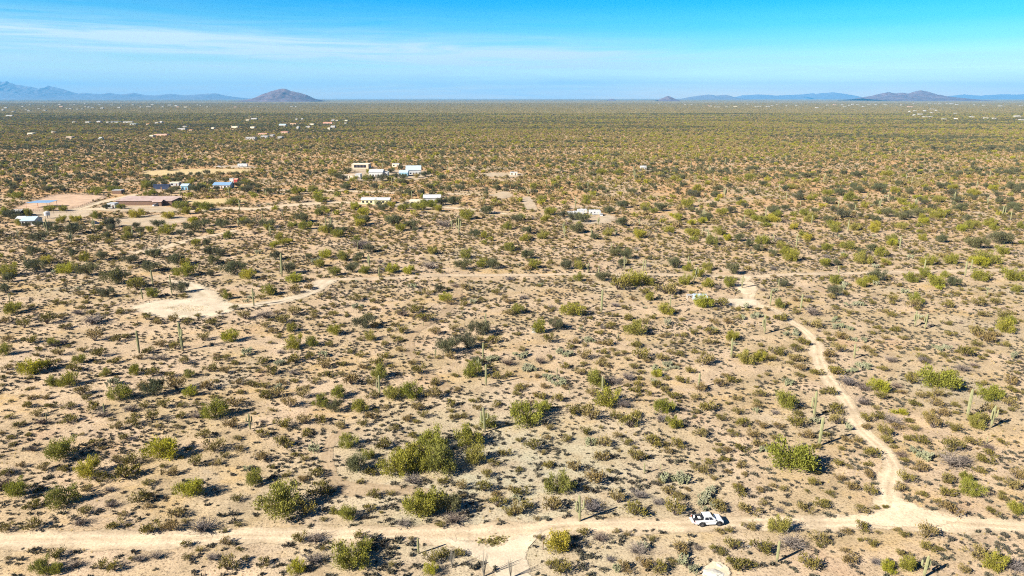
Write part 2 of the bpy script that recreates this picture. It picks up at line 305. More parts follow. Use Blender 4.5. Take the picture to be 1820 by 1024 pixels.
(910,512): "P 40 192 120;C 40 347 80;P 190 332 120;M 315 307 110;P 430 212 180;S 635 176 168 0;Y 780 108 40;C 860 92 60;P 980 92 80;C 760 22 150;C 940 47 80;C 1100 52 150;P 1110 202 130;S 1125 142 80 0;Y 1370 152 150;C 1500 132 110;C 690 197 60;C 820 162 80;C 830 232 100;C 990 227 80;C 710 277 70;P 890 352 180;C 940 262 80;H 1720 222 160;S 1795 327 138 1;C 1600 167 70;C 1620 232 80;C 1440 252 70;C 1540 262 80;C 1420 342 90;C 1210 357 80;C 1290 332 80;S 1558 502 145 0;P 1572 382 120;P 1670 552 150;P 1770 532 120;C 1400 407 80;C 1290 472 70;C 270 402 90;C 440 402 80;C 630 332 80;C 690 417 100;C 890 437 110;H 570 387 100;C 420 442 80;C 60 457 70;D 200 542 80;H 90 592 130;H 60 502 120;H 370 482 120;C 370 572 80;S 320 612 52 0;C 510 512 100;C 640 477 80;C 740 492 60;C 910 522 130;C 1070 527 90;C 1130 482 70;C 1200 497 90;C 1390 567 140;C 640 572 110;C 510 557 60;C 490 627 80;H 270 662 170;H 350 692 120;G 600 712 170;S 643 736 112 0;D 720 692 110;D 830 662 100;C 870 582 80;H 1080 592 200;C 1270 617 80;Y 1030 642 90;C 1220 687 100;S 1325 716 112 0;C 1340 742 110;C 1490 717 100;C 1570 682 110;C 1530 642 70;C 1030 717 100;C 1090 747 90;C 890 752 100;C 910 707 80;C 980 772 70;C 230 722 70;C 60 722 80;C 210 802 100;C 330 822 90;C 570 782 100;S 410 752 38 0;C 30 772 70;P 690 862 220;D 800 862 100;C 1160 802 120;C 1320 807 80;G 1100 915 160;C 430 912 120;C 570 952 150;C 530 882 90;C 890 937 110;G 110 1002 270;G 210 902 130;D 80 882 130;C 260 1012 80;C 850 1017 150;P 1160 1017 130;S 1160 960 60 1;C 1400 887 130;C 1500 952 90;C 1600 802 80;C 1620 907 80;C 1660 1002 110;C 1770 777 90;C 1780 1002 90;C 1750 852 80;C 740 942 90;C 180 640 60;S 755 370 46 1;S 320 420 30 0",
(1365,512): "S 15 126 112 0;G 90 147 90;S 230 161 120 0;C 210 192 80;C 460 82 80;C 290 107 70;H 640 132 150;C 480 162 60;D 330 202 110;G 1070 122 120;C 1060 152 110;C 890 102 80;C 830 182 80;S 1045 271 112 1;S 1115 291 112 2;C 580 192 80;C 720 252 70;C 900 212 80;C 790 292 70;C 920 312 90;C 840 372 60;C 1640 122 80;C 1690 232 100;P 1720 332 150;G 1740 262 80;C 1480 312 80;C 1280 272 80;C 1580 392 130;C 1500 352 110;C 1500 422 80;C 1640 352 80;C 1580 312 70;C 1550 212 90;C 1510 132 110;C 1290 152 90;C 110 242 110;H 100 222 90;H 180 342 110;H 530 302 130;H 480 252 90;C 330 292 120;Y 420 345 60;C 370 387 60;C 450 387 80;C 540 382 110;C 260 412 110;C 210 462 90;C 70 482 110;C 210 532 120;C 440 502 110;C 440 547 70;C 520 472 100;S 612 502 104 1;C 20 522 90;C 700 442 70;C 800 402 60;C 750 472 70;C 940 437 60;C 980 372 80;H 640 382 130;H 1270 452 110;C 1120 522 110;C 1430 502 120;C 1260 502 80;C 1310 352 70;C 1690 422 80;C 1590 472 60;D 890 532 90;Y 800 752 160;G 1250 740 300;D 1400 602 100;H 740 582 130;C 830 592 80;C 500 632 120;H 600 622 120;C 240 597 90;C 360 632 100;C 230 642 80;H 180 692 90;D 590 712 130;D 690 742 100;P 140 872 180;S 325 922 185 1;C 450 772 90;C 390 762 60;S 1415 922 204 0;C 830 802 100;C 970 767 70;G 1600 820 180;S 1585 990 160 2;C 1560 692 60;C 1760 702 110;C 1750 742 90;C 1740 852 110;C 1220 782 90;C 1100 792 80;C 1040 692 100;C 1050 852 90;C 1200 857 110;C 1340 857 70;D 690 842 100;C 770 872 60;Y 900 900 60;Y 970 912 70;C 1240 922 110;C 1160 957 90;C 1530 962 110;C 510 872 80;C 480 912 110;C 500 982 110;C 240 1002 145;C 80 1012 80;S 375 1022 104 0;H 590 1012 60;C 720 962 90;C 800 942 90;D 900 982 120;C 1010 967 80;C 710 1012 90;C 930 1022 90;C 1040 1022 80;C 1190 1012 120;C 1330 1022 110;P 1500 1010 140;C 1600 900 110;S 1555 60 50 0",
(0,256): "M 490 650 210;M 780 600 110;M 1110 595 90;P 1170 650 150;M 1360 632 180;M 1560 602 110;Y 960 527 120;Y 1180 537 100;Y 530 560 90;P 420 562 80;P 670 537 80;C 840 532 70;G 1280 472 130;Y 450 932 150;Y 320 862 90;M 200 802 120;M 500 812 80;M 230 922 150;M 600 942 140;P 40 952 150;M 910 862 110;M 710 832 90;M 1240 872 120;M 1080 822 110;P 1300 952 180;Y 1310 870 80;M 1040 922 140;M 1640 942 180;Y 1750 972 120;M 800 1012 200;M 880 962 70;P 950 1022 110;G 1640 442 130;G 1450 477 130;P 1310 502 80;P 1380 722 80;M 250 702 120;G 800 347 90;G 680 352 90;P 340 482 80;P 430 482 80;M 1190 192 70;M 1400 342 120;M 1750 352 130;M 60 532 110;G 100 392 130;M 1750 592 100;M 1440 592 90;P 1490 642 60;G 1050 372 90;P 1030 302 80;S 345 652 120 2;S 670 612 82 2;S 943 672 84 1;S 130 667 60 1;S 1090 1012 120 0;S 1215 1012 80 0;S 1632 372 70 0;S 1704 480 80 1;S 180 842 60 0;S 1135 700 50 0;S 700 680 40 0;C 760 720 70;C 660 715 90;C 160 760 60;C 90 780 60;C 590 790 60;C 780 880 60;S 1000 660 44 0;S 830 905 30 0;S 895 905 30 0",
(455,256): "M 330 562 130;P 450 417 150;M 290 422 90;G 340 612 100;Y 120 742 80;P 190 722 80;Y 490 817 100;P 1250 792 90;P 1490 822 110;M 1470 902 120;P 1600 882 100;M 1680 892 100;Y 260 992 130;G 545 942 100;M 220 932 120;Y 960 922 120;Y 1080 932 110;P 760 932 90;M 680 922 110;C 1310 927 80;M 970 592 160;M 1100 612 110;M 770 582 110;Y 730 592 100;Y 760 512 100;M 900 482 90;P 930 442 60;G 1050 482 90;G 1150 472 110;G 1240 452 100;M 1400 432 120;Y 1320 372 60;P 1300 482 80;M 1630 502 120;P 1500 542 140;M 1430 582 80;M 90 362 90;P 280 362 100;M 640 332 110;M 840 322 80;M 1090 372 80;M 1180 372 70;P 1540 247 60;P 400 352 110;P 1020 622 100;P 480 642 110;P 570 672 110;M 1310 262 80;M 1030 292 90;Y 1040 422 60;M 130 832 80;M 70 602 120;D 730 752 130;D 1330 592 110;D 1230 892 110;S 183 942 165 0;S 250 902 70 0;S 500 607 92 0;S 805 882 100 1;S 875 952 80 0;S 1442 642 116 2;S 190 522 60 0;S 50 562 80 0;S 1350 432 60 0;S 722 752 60 0;S 435 482 50 0;S 610 472 50 1;S 900 750 26 0;S 880 330 46 0;S 808 640 46 0",
(910,256): "M 40 562 90;M 500 562 110;M 470 642 130;M 790 592 100;M 790 462 110;M 1060 482 110;P 690 662 90;Y 910 672 110;P 270 512 120;P 950 472 90;P 1260 452 120;M 1400 552 120;P 1480 652 110;P 1290 662 120;P 1120 642 100;M 820 822 100;M 380 902 110;P 480 902 100;P 1400 902 100;M 1160 892 110;P 1260 912 90;P 860 1022 240;P 970 1012 110;M 650 982 110;P 480 982 90;M 1580 932 110;P 1560 1022 110;G 1790 722 110;M 100 822 110;P 160 892 110;M 120 642 90;P 220 682 100;P 1330 952 100;P 1240 1012 110;P 1500 502 90;M 1560 492 70;M 1710 202 80;P 1700 252 110;P 1160 262 70;Y 1280 582 70;P 640 222 130;P 760 222 80;P 1050 232 60;M 860 362 80;P 530 432 80;P 160 322 80;P 220 412 90;P 1640 442 90;M 1300 382 100;P 1330 342 100;M 1440 382 80;P 1700 522 90;M 1640 602 80;P 1790 562 90;S 745 1022 82 1;S 615 952 90 0;S 540 922 72 1;S 800 892 100 1;S 930 902 90 0;S 950 892 70 0;S 1310 962 84 1;S 1290 1002 60 0;S 1635 1022 92 2;S 1250 902 104 1;S 905 582 52 0;S 1355 642 50 0;S 1650 552 50 0;S 375 662 82 1;S 705 752 50 0;S 975 662 46 0;S 1520 490 50 0;S 1430 270 50 0",
(1365,256): "P 180 842 130;P 490 632 90;P 630 622 100;M 1090 522 120;M 860 522 100;P 1240 532 130;P 970 612 100;P 690 862 150;P 820 812 110;P 500 1002 110;P 580 752 110;M 790 982 120;P 1160 872 120;P 1210 1022 150;P 1030 992 110;P 1320 862 120;Y 1520 872 150;P 1600 862 180;P 1540 982 150;P 1770 982 160;Y 890 732 80;M 1510 752 170;M 1680 722 180;P 1680 792 100;P 1490 592 80;P 1600 592 90;P 1480 372 100;M 1320 372 100;P 1330 332 80;M 1240 322 80;Y 1620 332 90;M 1740 322 130;M 1780 472 90;P 1230 417 100;P 440 372 90;M 530 372 110;P 600 412 120;M 230 402 100;P 320 402 80;M 50 492 100;Y 50 562 120;P 300 562 90;M 540 532 120;M 600 472 60;M 440 432 90;M 670 352 100;M 800 342 130;P 960 432 90;M 1020 362 70;M 780 442 60;P 920 352 90;P 860 232 180;M 650 242 130;M 190 252 70;M 270 242 70;M 850 62 90;M 1180 42 130;M 1600 42 200;P 180 322 80;S 495 472 78 1;S 618 482 52 0;S 855 392 62 0;S 705 392 50 0;S 310 572 70 0;S 935 752 100 0;S 1105 932 112 0;S 1400 942 112 0;S 1440 902 82 0;S 1665 512 74 0;S 1685 512 60 0;S 1725 542 62 0;S 200 742 100 1;S 1560 432 62 1;S 130 402 60 0;S 500 922 60 0;S 75 1017 60 0;S 35 702 60 0;Y 1100 770 50",
}
# houses and sheds far out on the plain: x, y of the wall foot, width on 7.58x maps
FAR = {
0: "300 380 40 w;70 400 60 w;350 427 25 w;385 440 50 w;520 412 50 w;600 432 40 w;590 372 40 w;120 512 130 w;900 412 30 w;945 412 50 w;1040 417 40 w;1105 414 25 w;1150 380 40 w;1190 390 40 w;1245 399 60 w;1370 404 60 w;1600 395 60 w;1340 352 50 w;1500 359 60 w;950 360 40 w;1000 355 50 w;800 352 50 w;1140 342 30 w;1630 362 40 w;820 382 80 p;400 354 40 w;1790 357 50 w;170 452 40 w;30 432 40 w;990 599 40 w;1175 598 60 w;1325 598 50 w;1445 600 40 w;1560 596 150 b;1720 598 140 w;1790 628 90 s;405 758 75 c;705 740 30 c;930 810 80 t;1345 834 35 w",
240: "70 390 30 w;180 384 110 w;230 357 60 w;370 380 40 w;460 362 70 w;550 369 60 w;570 386 60 p;680 388 80 c;840 356 30 w;880 364 30 w;970 386 40 w;1350 387 60 p;1540 389 30 w;1650 384 30 w;170 628 40 o;290 607 50 w;345 603 30 w;625 692 110 w;670 662 60 w;745 712 40 o;1045 680 35 c;1340 665 90 c;345 776 185 p;220 791 50 c;1555 820 140 w;1720 764 130 r;1740 800 100 g;1600 556 80 w;1515 570 50 c;1580 670 60 c",
480: "190 740 100 r;130 812 60 w;20 785 50 w;310 622 90 o;165 642 100 s;355 556 30 w;430 552 30 w;560 628 60 c;510 665 60 w;370 681 30 w;775 615 130 r;845 580 40 w;900 577 30 c;845 668 60 w;790 685 30 c;1015 615 40 w;1025 576 40 c;345 386 30 w;290 379 50 w",
1140: "238 339 18 w;590 354 20 w;680 352 30 w;940 376 40 w;915 374 20 r;1000 387 30 w;1045 387 40 w;1150 376 40 w;1270 379 60 c;1435 349 30 w;1545 384 25 w;1580 379 20 w;1610 379 16 w;1710 379 70 w;1765 366 40 w",
1380: "10 356 20 w;140 374 20 w;275 371 25 w;550 397 50 w;690 362 25 w;790 356 50 p;890 359 40 w;925 384 50 w;985 364 30 w;1030 352 50 w;1100 352 40 w;1175 382 30 w;1250 351 50 w;1345 357 40 w;1475 352 60 w;1685 359 20 w",
1580: "165 361 20 w;290 382 90 p;340 340 30 w;550 336 45 w;630 342 40 w;690 342 50 w;790 342 40 w;850 343 70 w;920 354 60 w;1160 357 20 w;1285 364 40 w;1510 374 70 w;1790 364 60 w;590 416 80 w;645 436 20 w;360 439 50 w;285 451 20 w;490 441 40 w;585 465 35 w;430 486 80 g;905 476 40 w;350 502 30 w;500 526 80 w;575 526 50 w;755 556 40 w;915 549 25 c;1130 525 80 w;1320 541 50 w;1430 545 35 w;1740 520 120 w;1800 566 50 w",
}
# named places that the labels refer to: (x, y) in the view
PLACES = [
(1256,928,"white pickup"),(872,962,"weedy island in the road fork"),(1600,900,"right hand track junction"),(1270,1008,"pale bare rock outcrop"),
(997,985,"lime green tree below the road"),(1412,842,"large tree by the winding track"),(1455,790,"cactus pole casting long shadow"),
(1700,822,"grey dead brush heap"),(765,840,"dense thicket above the road"),(748,922,"wide tree above the road"),(620,1012,"big tree below the road"),
(743,980,"dark leaning cactus"),(332,885,"yellow tree on the left slope"),(278,820,"yellow green hillside tree"),(100,820,"green tree at left"),
(103,905,"round shrub at far left"),(475,920,"wide olive tree by road"),(997,880,"round tree by armed cactus"),
(1030,925,"one armed roadside cactus"),(1380,985,"bright green young cactus"),(1640,1015,"branching cactus at lower edge"),(1500,815,"winding track bend"),
(590,715,"green trees in left middle"),(715,700,"tree pair beside tall cactus"),(674,700,"tall cactus amid shrubs"),(812,610,"dark mesquite row"),
(862,680,"pair of tall cacti"),(940,750,"long green centre tree"),(1082,720,"tree below lone centre cactus"),(1070,690,"lone centre cactus"),
(1185,740,"bright green bush"),(1242,530,"blue and white camper"),(1320,540,"sandy clearing by the camper"),(950,592,"two white boxes"),
(1445,740,"armed cactus left of track"),(1565,695,"yellow tree beside the track"),(1680,690,"large grey green tree"),(1720,740,"tall plain cactus at right"),
(1760,760,"many armed cactus"),(1640,585,"twin armed cacti"),(325,548,"turnaround loop"),(575,505,"bend of the loop track"),(247,620,"slim cactus below loop"),
(322,620,"tall cactus below loop"),(50,665,"golden tree at left edge"),(205,712,"grey green tree near left"),(375,745,"bright tree near left"),
(445,755,"candelabra cactus"),(110,360,"riding arena"),(258,360,"long barn roof"),(45,395,"ranch house by arena"),(395,330,"long blue white house"),
(326,332,"bright blue shed"),(427,293,"white camper at field"),(640,297,"tan flat roofed house"),(730,305,"pale blue gabled house"),(667,358,"long white mobile home"),
(1060,378,"row of white campers"),(940,360,"small bare sand strip"),(1100,490,"middle road"),(1420,490,"middle road right part"),(1750,480,"middle road right end"),
(785,560,"faint ochre wheel track"),(500,200,"orange roofed house"),(220,218,"dark blue long building"),(470,245,"coral roofed houses"),(1650,205,"distant houses at right"),
(1300,188,"distant houses near middle"),(150,190,"distant town at left"),(1590,290,"dense grove at right"),(1250,330,"open flat near middle"),(900,300,"pale lot beyond houses"),
]
# ================================================================ THE SETTING
# ---- ground sheet: fine near the camera, coarse to the horizon
def axis(lo, hi, step, far, grow=1.16):
    a = list(np.arange(lo, hi + .1, step)); s = step
    while a[-1] < far: s *= grow; a.append(a[-1] + s)
    return a
ys = axis(60, 460, 2.0, 40500)
s = 2.0; pre = [60.0]
while pre[0] > -900: s *= 1.25; pre.insert(0, pre[0] - s)
ys = pre[:-1] + ys
xp = axis(0, 300, 2.0, 50000)
xs = [-v for v in xp[:0:-1]] + xp
GX, GY = np.meshgrid(xs, ys)
GZ = relief(GX, GY)
nx, ny = len(xs), len(ys)
me = bpy.data.meshes.new('ground')
me.vertices.add(nx * ny)
me.vertices.foreach_set('co', np.stack([GX, GY, GZ], -1).astype(np.float32).ravel())
i = np.arange(ny - 1)[:, None] * nx + np.arange(nx - 1)[None, :]
q = np.stack([i, i + 1, i + 1 + nx, i + nx], -1).reshape(-1, 4)
me.loops.add(q.size); me.loops.foreach_set('vertex_index', q.ravel().astype(np.int32))
me.polygons.add(len(q)); me.polygons.foreach_set('loop_start', (np.arange(len(q)) * 4).astype(np.int32))
me.polygons.foreach_set('use_smooth', [True] * len(q))
me.update(calc_edges=True)

def soil(name, base_stops, fleck=.72, ochre=True, rough=.95, far=False, alpha=False, bump=.6, opac=1.0):
    m, nt, p = new_mat(name)
    g = N(nt, 'ShaderNodeNewGeometry'); P = g.outputs['Position']
    L = nt.links.new
    def noise(sc_, det=4.0, rough_=.5, stretch=None):
        n = N(nt, 'ShaderNodeTexNoise', Scale=sc_, Detail=det, Roughness=rough_)
        if stretch:
            mm = N(nt, 'ShaderNodeMapping'); mm.inputs['Scale'].default_value = stretch
            L(P, mm.inputs[0]); L(mm.outputs[0], n.inputs['Vector'])
        else: L(P, n.inputs['Vector'])
        return n.outputs['Fac']
    big = noise(.022, 4.0)
    c = rampn(nt, base_stops, big).outputs[0]
    mid = noise(.16, 5.0, .6)
    c = mixc(nt, 1.0, c, rampn(nt, [(.3, (.78, .77, .75)), (.5, (1, 1, 1)), (.70, (1.2, 1.18, 1.15))], mid).outputs[0], 'MULTIPLY')
    if ochre:
        o = noise(.035, 5.0, .65, (1, 1.6, 1))
        f = rampn(nt, [(.52, (0, 0, 0)), (.68, (.75, .75, .75))], o).outputs[0]
        o2 = rampn(nt, [(.35, (.35, .35, .35)), (.62, (1, 1, 1))], noise(.7, 3.0)).outputs[0]
        f = mixc(nt, 1.0, f, o2, 'MULTIPLY')
        c = mixc(nt, f, c, (.50, .335, .135))
        r = rampn(nt, [(.60, (0, 0, 0)), (.74, (.5, .5, .5))], noise(.05, 4.0, .5, (1.3, 1, 1))).outputs[0]
        c = mixc(nt, r, c, (.44, .27, .16))
    if far:
        # paler greenish gravel above the road fork, redder soil out on the plain
        sv = N(nt, 'ShaderNodeVectorMath', operation='SUBTRACT'); L(P, sv.inputs[0]); sv.inputs[1].default_value = (*px2ground(900, 850), 0)
        sl = N(nt, 'ShaderNodeVectorMath', operation='LENGTH'); L(sv.outputs[0], sl.inputs[0])
        gm = N(nt, 'ShaderNodeMapRange'); gm.inputs['From Min'].default_value = 52; gm.inputs['From Max'].default_value = 8; L(sl.outputs['Value'], gm.inputs['Value'])
        gf = mixc(nt, 1.0, gm.outputs[0], rampn(nt, [(.3, (.2, .2, .2)), (.6, (.9, .9, .9))], mid).outputs[0], 'MULTIPLY')
        c = mixc(nt, gf, c, (.40, .375, .265))
        s2 = N(nt, 'ShaderNodeSeparateXYZ'); L(P, s2.inputs[0])
        rm_ = N(nt, 'ShaderNodeMapRange'); rm_.inputs['From Min'].default_value = 260; rm_.inputs['From Max'].default_value = 560; L(s2.outputs['Y'], rm_.inputs['Value'])
        rf = mixc(nt, 1.0, rm_.outputs[0], rampn(nt, [(.40, (.05, .05, .05)), (.56, (.95, .95, .95))], noise(.018, 5.0, .6, (1, 1.5, 1))).outputs[0], 'MULTIPLY')
        c = mixc(nt, rf, c, (.50, .30, .14))
    # pebbles, litter, tiny dry plants
    fine = noise(2.6, 3.0, .7)
    c = mixc(nt, 1.0, c, rampn(nt, [(.33, (1 - fleck,) * 3), (.45, (.93, .92, .9)), (.6, (1.05, 1.05, 1.04)), (.72, (1.2, 1.2, 1.2))], fine).outputs[0], 'MULTIPLY')
    if fleck > .3:
        litter = noise(.9, 5.0, .75)
        c = mixc(nt, rampn(nt, [(.60, (0, 0, 0)), (.70, (.65, .65, .65))], litter).outputs[0], c, (.20, .16, .10))
    if far:
        # beyond the plants that are modelled one by one the plain is closed scrub
        sep_ = N(nt, 'ShaderNodeSeparateXYZ'); L(P, sep_.inputs[0])
        mr = N(nt, 'ShaderNodeMapRange'); mr.inputs['From Min'].default_value = 900; mr.inputs['From Max'].default_value = 3200
        mr.inputs['To Max'].default_value = .9
        L(sep_.outputs['Y'], mr.inputs['Value'])
        sc_c = rampn(nt, [(.3, (.17, .155, .075)), (.55, (.25, .215, .10)), (.75, (.34, .28, .14))], noise(.012, 6.0, .75)).outputs[0]
        c = mixc(nt, mr.outputs[0], c, sc_c)
    if alpha:
        a = N(nt, 'ShaderNodeAttribute', attribute_name='edge')
        # wheel ruts: two paler worn strips, a darker crown between
        ru = N(nt, 'ShaderNodeAttribute', attribute_name='across')
        rr = rampn(nt, [(0, (.72, .70, .66)), (.20, (.95, .94, .93)), (.27, (1.12, 1.12, 1.14)), (.36, (.98, .97, .96)), (.5, (.78, .75, .70)), (.64, (.98, .97, .96)), (.73, (1.12, 1.12, 1.14)), (.8, (.95, .94, .93)), (1, (.72, .70, .66))], ru.outputs['Fac'])
        wob = rampn(nt, [(.35, (.2, .2, .2)), (.65, (1, 1, 1))], noise(.3, 3.0)).outputs[0]
        c = mixc(nt, wob, c, mixc(nt, 1.0, c, rr.outputs[0], 'MULTIPLY'))
        nn = noise(.45, 6.0, .75)
        ad = N(nt, 'ShaderNodeMath', operation='ADD'); L(a.outputs['Fac'], ad.inputs[0])
        sb = N(nt, 'ShaderNodeMath', operation='MULTIPLY_ADD'); L(nn, sb.inputs[0]); sb.inputs[1].default_value = 2.4; sb.inputs[2].default_value = -1.2
        L(sb.outputs[0], ad.inputs[1])
        st = N(nt, 'ShaderNodeMapRange'); st.inputs['From Min'].default_value = .3; st.inputs['From Max'].default_value = .6
        L(ad.outputs[0], st.inputs['Value'])
        am = N(nt, 'ShaderNodeMath', operation='MULTIPLY'); L(st.outputs[0], am.inputs[0]); am.inputs[1].default_value = opac; L(am.outputs[0], p.inputs['Alpha'])
    L(c, p.inputs['Base Color'])
    p.inputs['Roughness'].default_value = rough; p.inputs['Specular IOR Level'].default_value = .15
    b = N(nt, 'ShaderNodeBump', Strength=bump, Distance=.25)
    L(noise(1.3, 6.0, .7), b.inputs['Height']); L(b.outputs[0], p.inputs['Normal'])
    return m
GROUND_STOPS = [(.28, (.39, .325, .225)), (.40, (.43, .325, .20)), (.50, (.48, .365, .25)), (.58, (.40, .305, .18)), (.72, (.46, .375, .27))]
M['ground'] = soil('desert_ground', GROUND_STOPS, far=True)
me.materials.append(M['ground'])
tag(add('ground', me), kind='structure')

M['track'] = soil('dirt_track', [(.3, (.54, .43, .295)), (.7, (.59, .48, .34))], fleck=.3, ochre=False, alpha=True, bump=.3)
M['worn_track'] = soil('worn_dirt_track', [(.3, (.55, .435, .30)), (.7, (.59, .475, .34))], fleck=.4, ochre=False, alpha=True, bump=.3, opac=.85)
M['pale_track'] = soil('pale_dirt', [(.3, (.52, .435, .315)), (.7, (.59, .50, .375))], fleck=.12, ochre=False, alpha=True, bump=.25, opac=.95)
M['yard'] = soil('packed_yard_soil', [(.3, (.52, .42, .29)), (.7, (.57, .47, .35))], fleck=.5, ochre=True, alpha=True, bump=.3, opac=.7)
M['faint_track'] = soil('ochre_wheel_track', [(.3, (.55, .40, .24)), (.7, (.58, .44, .30))], fleck=.3, ochre=False, alpha=True, bump=.15, opac=.5)
M['arena_soil'] = soil('raked_soil', [(.3, (.45, .32, .215)), (.7, (.49, .345, .24))], fleck=.15, ochre=False, alpha=True, bump=.1)
M['field'] = soil('dry_field', [(.3, (.47, .365, .18)), (.7, (.51, .39, .21))], fleck=.25, ochre=False, alpha=True, bump=.15)

ROADSEGS = []          # (x, y, half width) samples, for keeping plants off
_lift = [0.03]
def smooth_line(pts, step):
    """Catmull-Rom through the points, resampled."""
    P = [np.array(p, float) for p in pts]
    P = [2 * P[0] - P[1]] + P + [2 * P[-1] - P[-2]]
    out = []
    for i in range(1, len(P) - 2):
        n = max(2, int(np.linalg.norm((P[i + 1] - P[i])[:2]) / step))
        for k in range(n):
            t = k / n
            out.append(.5 * ((2 * P[i]) + (-P[i - 1] + P[i + 1]) * t + (2 * P[i - 1] - 5 * P[i] + 4 * P[i + 1] - P[i + 2]) * t * t + (-P[i - 1] + 3 * P[i] - 3 * P[i + 1] + P[i + 2]) * t ** 3))
    out.append(P[-2]); return out
def track(name, pts, mat, step=1.5, keep=1.0):
    """pts: (px x, px y, width in metres) along the middle."""
    W = [(*px2ground(x, y), w * 1.18) for x, y, w in pts]
    C = smooth_line(W, step)
    lift = _lift[0]; _lift[0] += .006
    us = [-.72, -.55, -.4, -.2, 0, .2, .4, .55, .72]
    V, E, A, F = [], [], [], []
    for i, p in enumerate(C):
        t = C[min(i + 1, len(C) - 1)][:2] - C[max(i - 1, 0)][:2]
        t = t / (np.linalg.norm(t) + 1e-9); nrm = np.array((-t[1], t[0]))
        w = p[2] * (1 + .12 * math.sin(i * .9) + .08 * math.sin(i * .37 + 1))
        ROADSEGS.append((p[0], p[1], p[2] * .5 * keep))
        for u in us:
            q_ = p[:2] + nrm * u * w
            V.append((q_[0], q_[1], float(relief(q_[0], q_[1])) + lift + .012 * max(0, 200 - 0) * 0))
            E.append(min(1, max(0, (.72 - abs(u)) / .26))); A.append(min(1, max(0, u + .5)))
    n = len(us)
    for i in range(len(C) - 1):
        for k in range(n - 1):
            F.append((i * n + k, (i + 1) * n + k, (i + 1) * n + k + 1, i * n + k + 1))
    m_ = mesh_from(name, V, F, mat)
    for nm, dat in (('edge', E), ('across', A)):
        at = m_.attributes.new(nm, 'FLOAT', 'POINT'); at.data.foreach_set('value', dat)
    o = add(name, m_); tag(o, kind='structure'); return o
CLEAR = []
def clearing(name, pts, mat, rings=5, keep=True):
    """pts: outline in px; a sheet whose rim fades raggedly into the soil."""
    W = [np.array(px2ground(x, y)) for x, y in pts]
    C = [p[:2] for p in smooth_line([(a[0], a[1], 0) for a in W] + [(W[0][0], W[0][1], 0)], 1.5)][:-1]
    c = sum(C) / len(C)
    if keep: CLEAR.append(np.array(C))
    lift = _lift[0]; _lift[0] += .006
    V, E, A, F = [(c[0], c[1], float(relief(*c)) + lift)], [1.0], [.3], []
    n = len(C)
    fr = [.2, .4, .6, .8, .95, 1.15]
    for r in fr:
        for p in C:
            q_ = c + (p - c) * r
            V.append((q_[0], q_[1], float(relief(q_[0], q_[1])) + lift)); E.append(1.0 if r < .7 else {.8: .9, .95: .55}.get(r, 0)); A.append(.3)
    for k in range(n): F.append((0, 1 + k, 1 + (k + 1) % n))
    for j in range(len(fr) - 1):
        b_ = 1 + j * n
        for k in range(n): F.append((b_ + k, b_ + n + k, b_ + n + (k + 1) % n, b_ + (k + 1) % n))
    m_ = mesh_from(name, V, F, mat)
    for nm, dat in (('edge', E), ('across', A)):
        at = m_.attributes.new(nm, 'FLOAT', 'POINT'); at.data.foreach_set('value', dat)
    o = add(name, m_); tag(o, kind='structure'); return o

LOWER = [(-900, 964, 3.4), (-500, 960, 3.4), (-140, 962, 3.4), (0, 962, 3.4), (120, 960, 3.6), (250, 960, 3.8), (360, 957, 3.2), (455, 951, 3.2), (600, 950, 3.4), (700, 950, 3.4), (800, 950, 4.2), (900, 948, 4.6), (1000, 938, 3.8), (1100, 936, 3.2), (1225, 933, 3.2), (1300, 930, 3.1), (1400, 928, 3.0), (1500, 927, 3.4), (1600, 925, 4.2), (1700, 930, 4.2), (1820, 936, 3.2), (1980, 942, 3.2), (2300, 946, 3.2), (2700, 940, 3.2)]
track('dirt_road', LOWER, M['track'])
track('dirt_road', [(1602, 925, 5.4), (1590, 905, 4.4), (1578, 880, 3.6), (1580, 858, 3.2), (1587, 835, 3.2), (1578, 812, 2.6), (1556, 788, 2.6), (1530, 765, 3.0), (1519, 740, 3.0), (1502, 712, 2.6), (1480, 685, 2.8), (1464, 660, 2.8), (1454, 632, 3.2), (1450, 612, 3.0), (1432, 590, 2.4), (1405, 571, 2.2), (1380, 553, 2.4), (1345, 542, 3.6), (1310, 537, 4)], M['track'])
track('dirt_road', [(560, 505, 3.2), (585, 498, 3.0), (640, 496, 2.6), (720, 493, 3.0), (800, 490, 3.0), (900, 489, 3.4), (1000, 488, 2.4), (1100, 488, 3.0), (1200, 489, 3.6), (1300, 491, 3), (1400, 489, 3.2), (1500, 486, 3.0), (1600, 484, 3.6), (1700, 482, 3.6), (1820, 480, 3), (1960, 478, 3), (2300, 474, 3)], M['worn_track'])
track('dirt_road', [(1345, 542, 3.2), (1330, 528, 3.2), (1336, 512, 3.4), (1322, 500, 3), (1330, 490, 3)], M['track'])
track('dirt_road', [(582, 498, 5.5), (566, 510, 5.0), (548, 523, 3.8), (500, 536, 3.8), (455, 542, 4.2), (410, 545, 5), (380, 548, 6)], M['pale_track'])
track('dirt_road', [(372, 540, 8), (362, 527, 8), (350, 516, 6.5), (335, 506, 4), (300, 498, 2)], M['pale_track'])
clearing('turnaround_clearing', [(232, 547), (258, 559), (310, 567), (370, 565), (405, 557), (428, 546), (405, 536), (372, 528), (320, 532), (265, 536)], M['pale_track'])
clearing('sandy_clearing', [(1268, 532), (1300, 530), (1340, 532), (1345, 541), (1320, 546), (1290, 541)], M['pale_track'])
clearing('sandy_clearing', [(1305, 505), (1335, 500), (1345, 515), (1325, 524), (1312, 515)], M['track'])
clearing('road_fork', [(782, 954), (830, 958), (880, 968), (930, 952), (965, 946), (950, 960), (937, 978), (938, 1005), (950, 1050), (975, 1140), (905, 1140), (885, 1050), (876, 1012), (850, 990), (815, 975)], M['pale_track'])
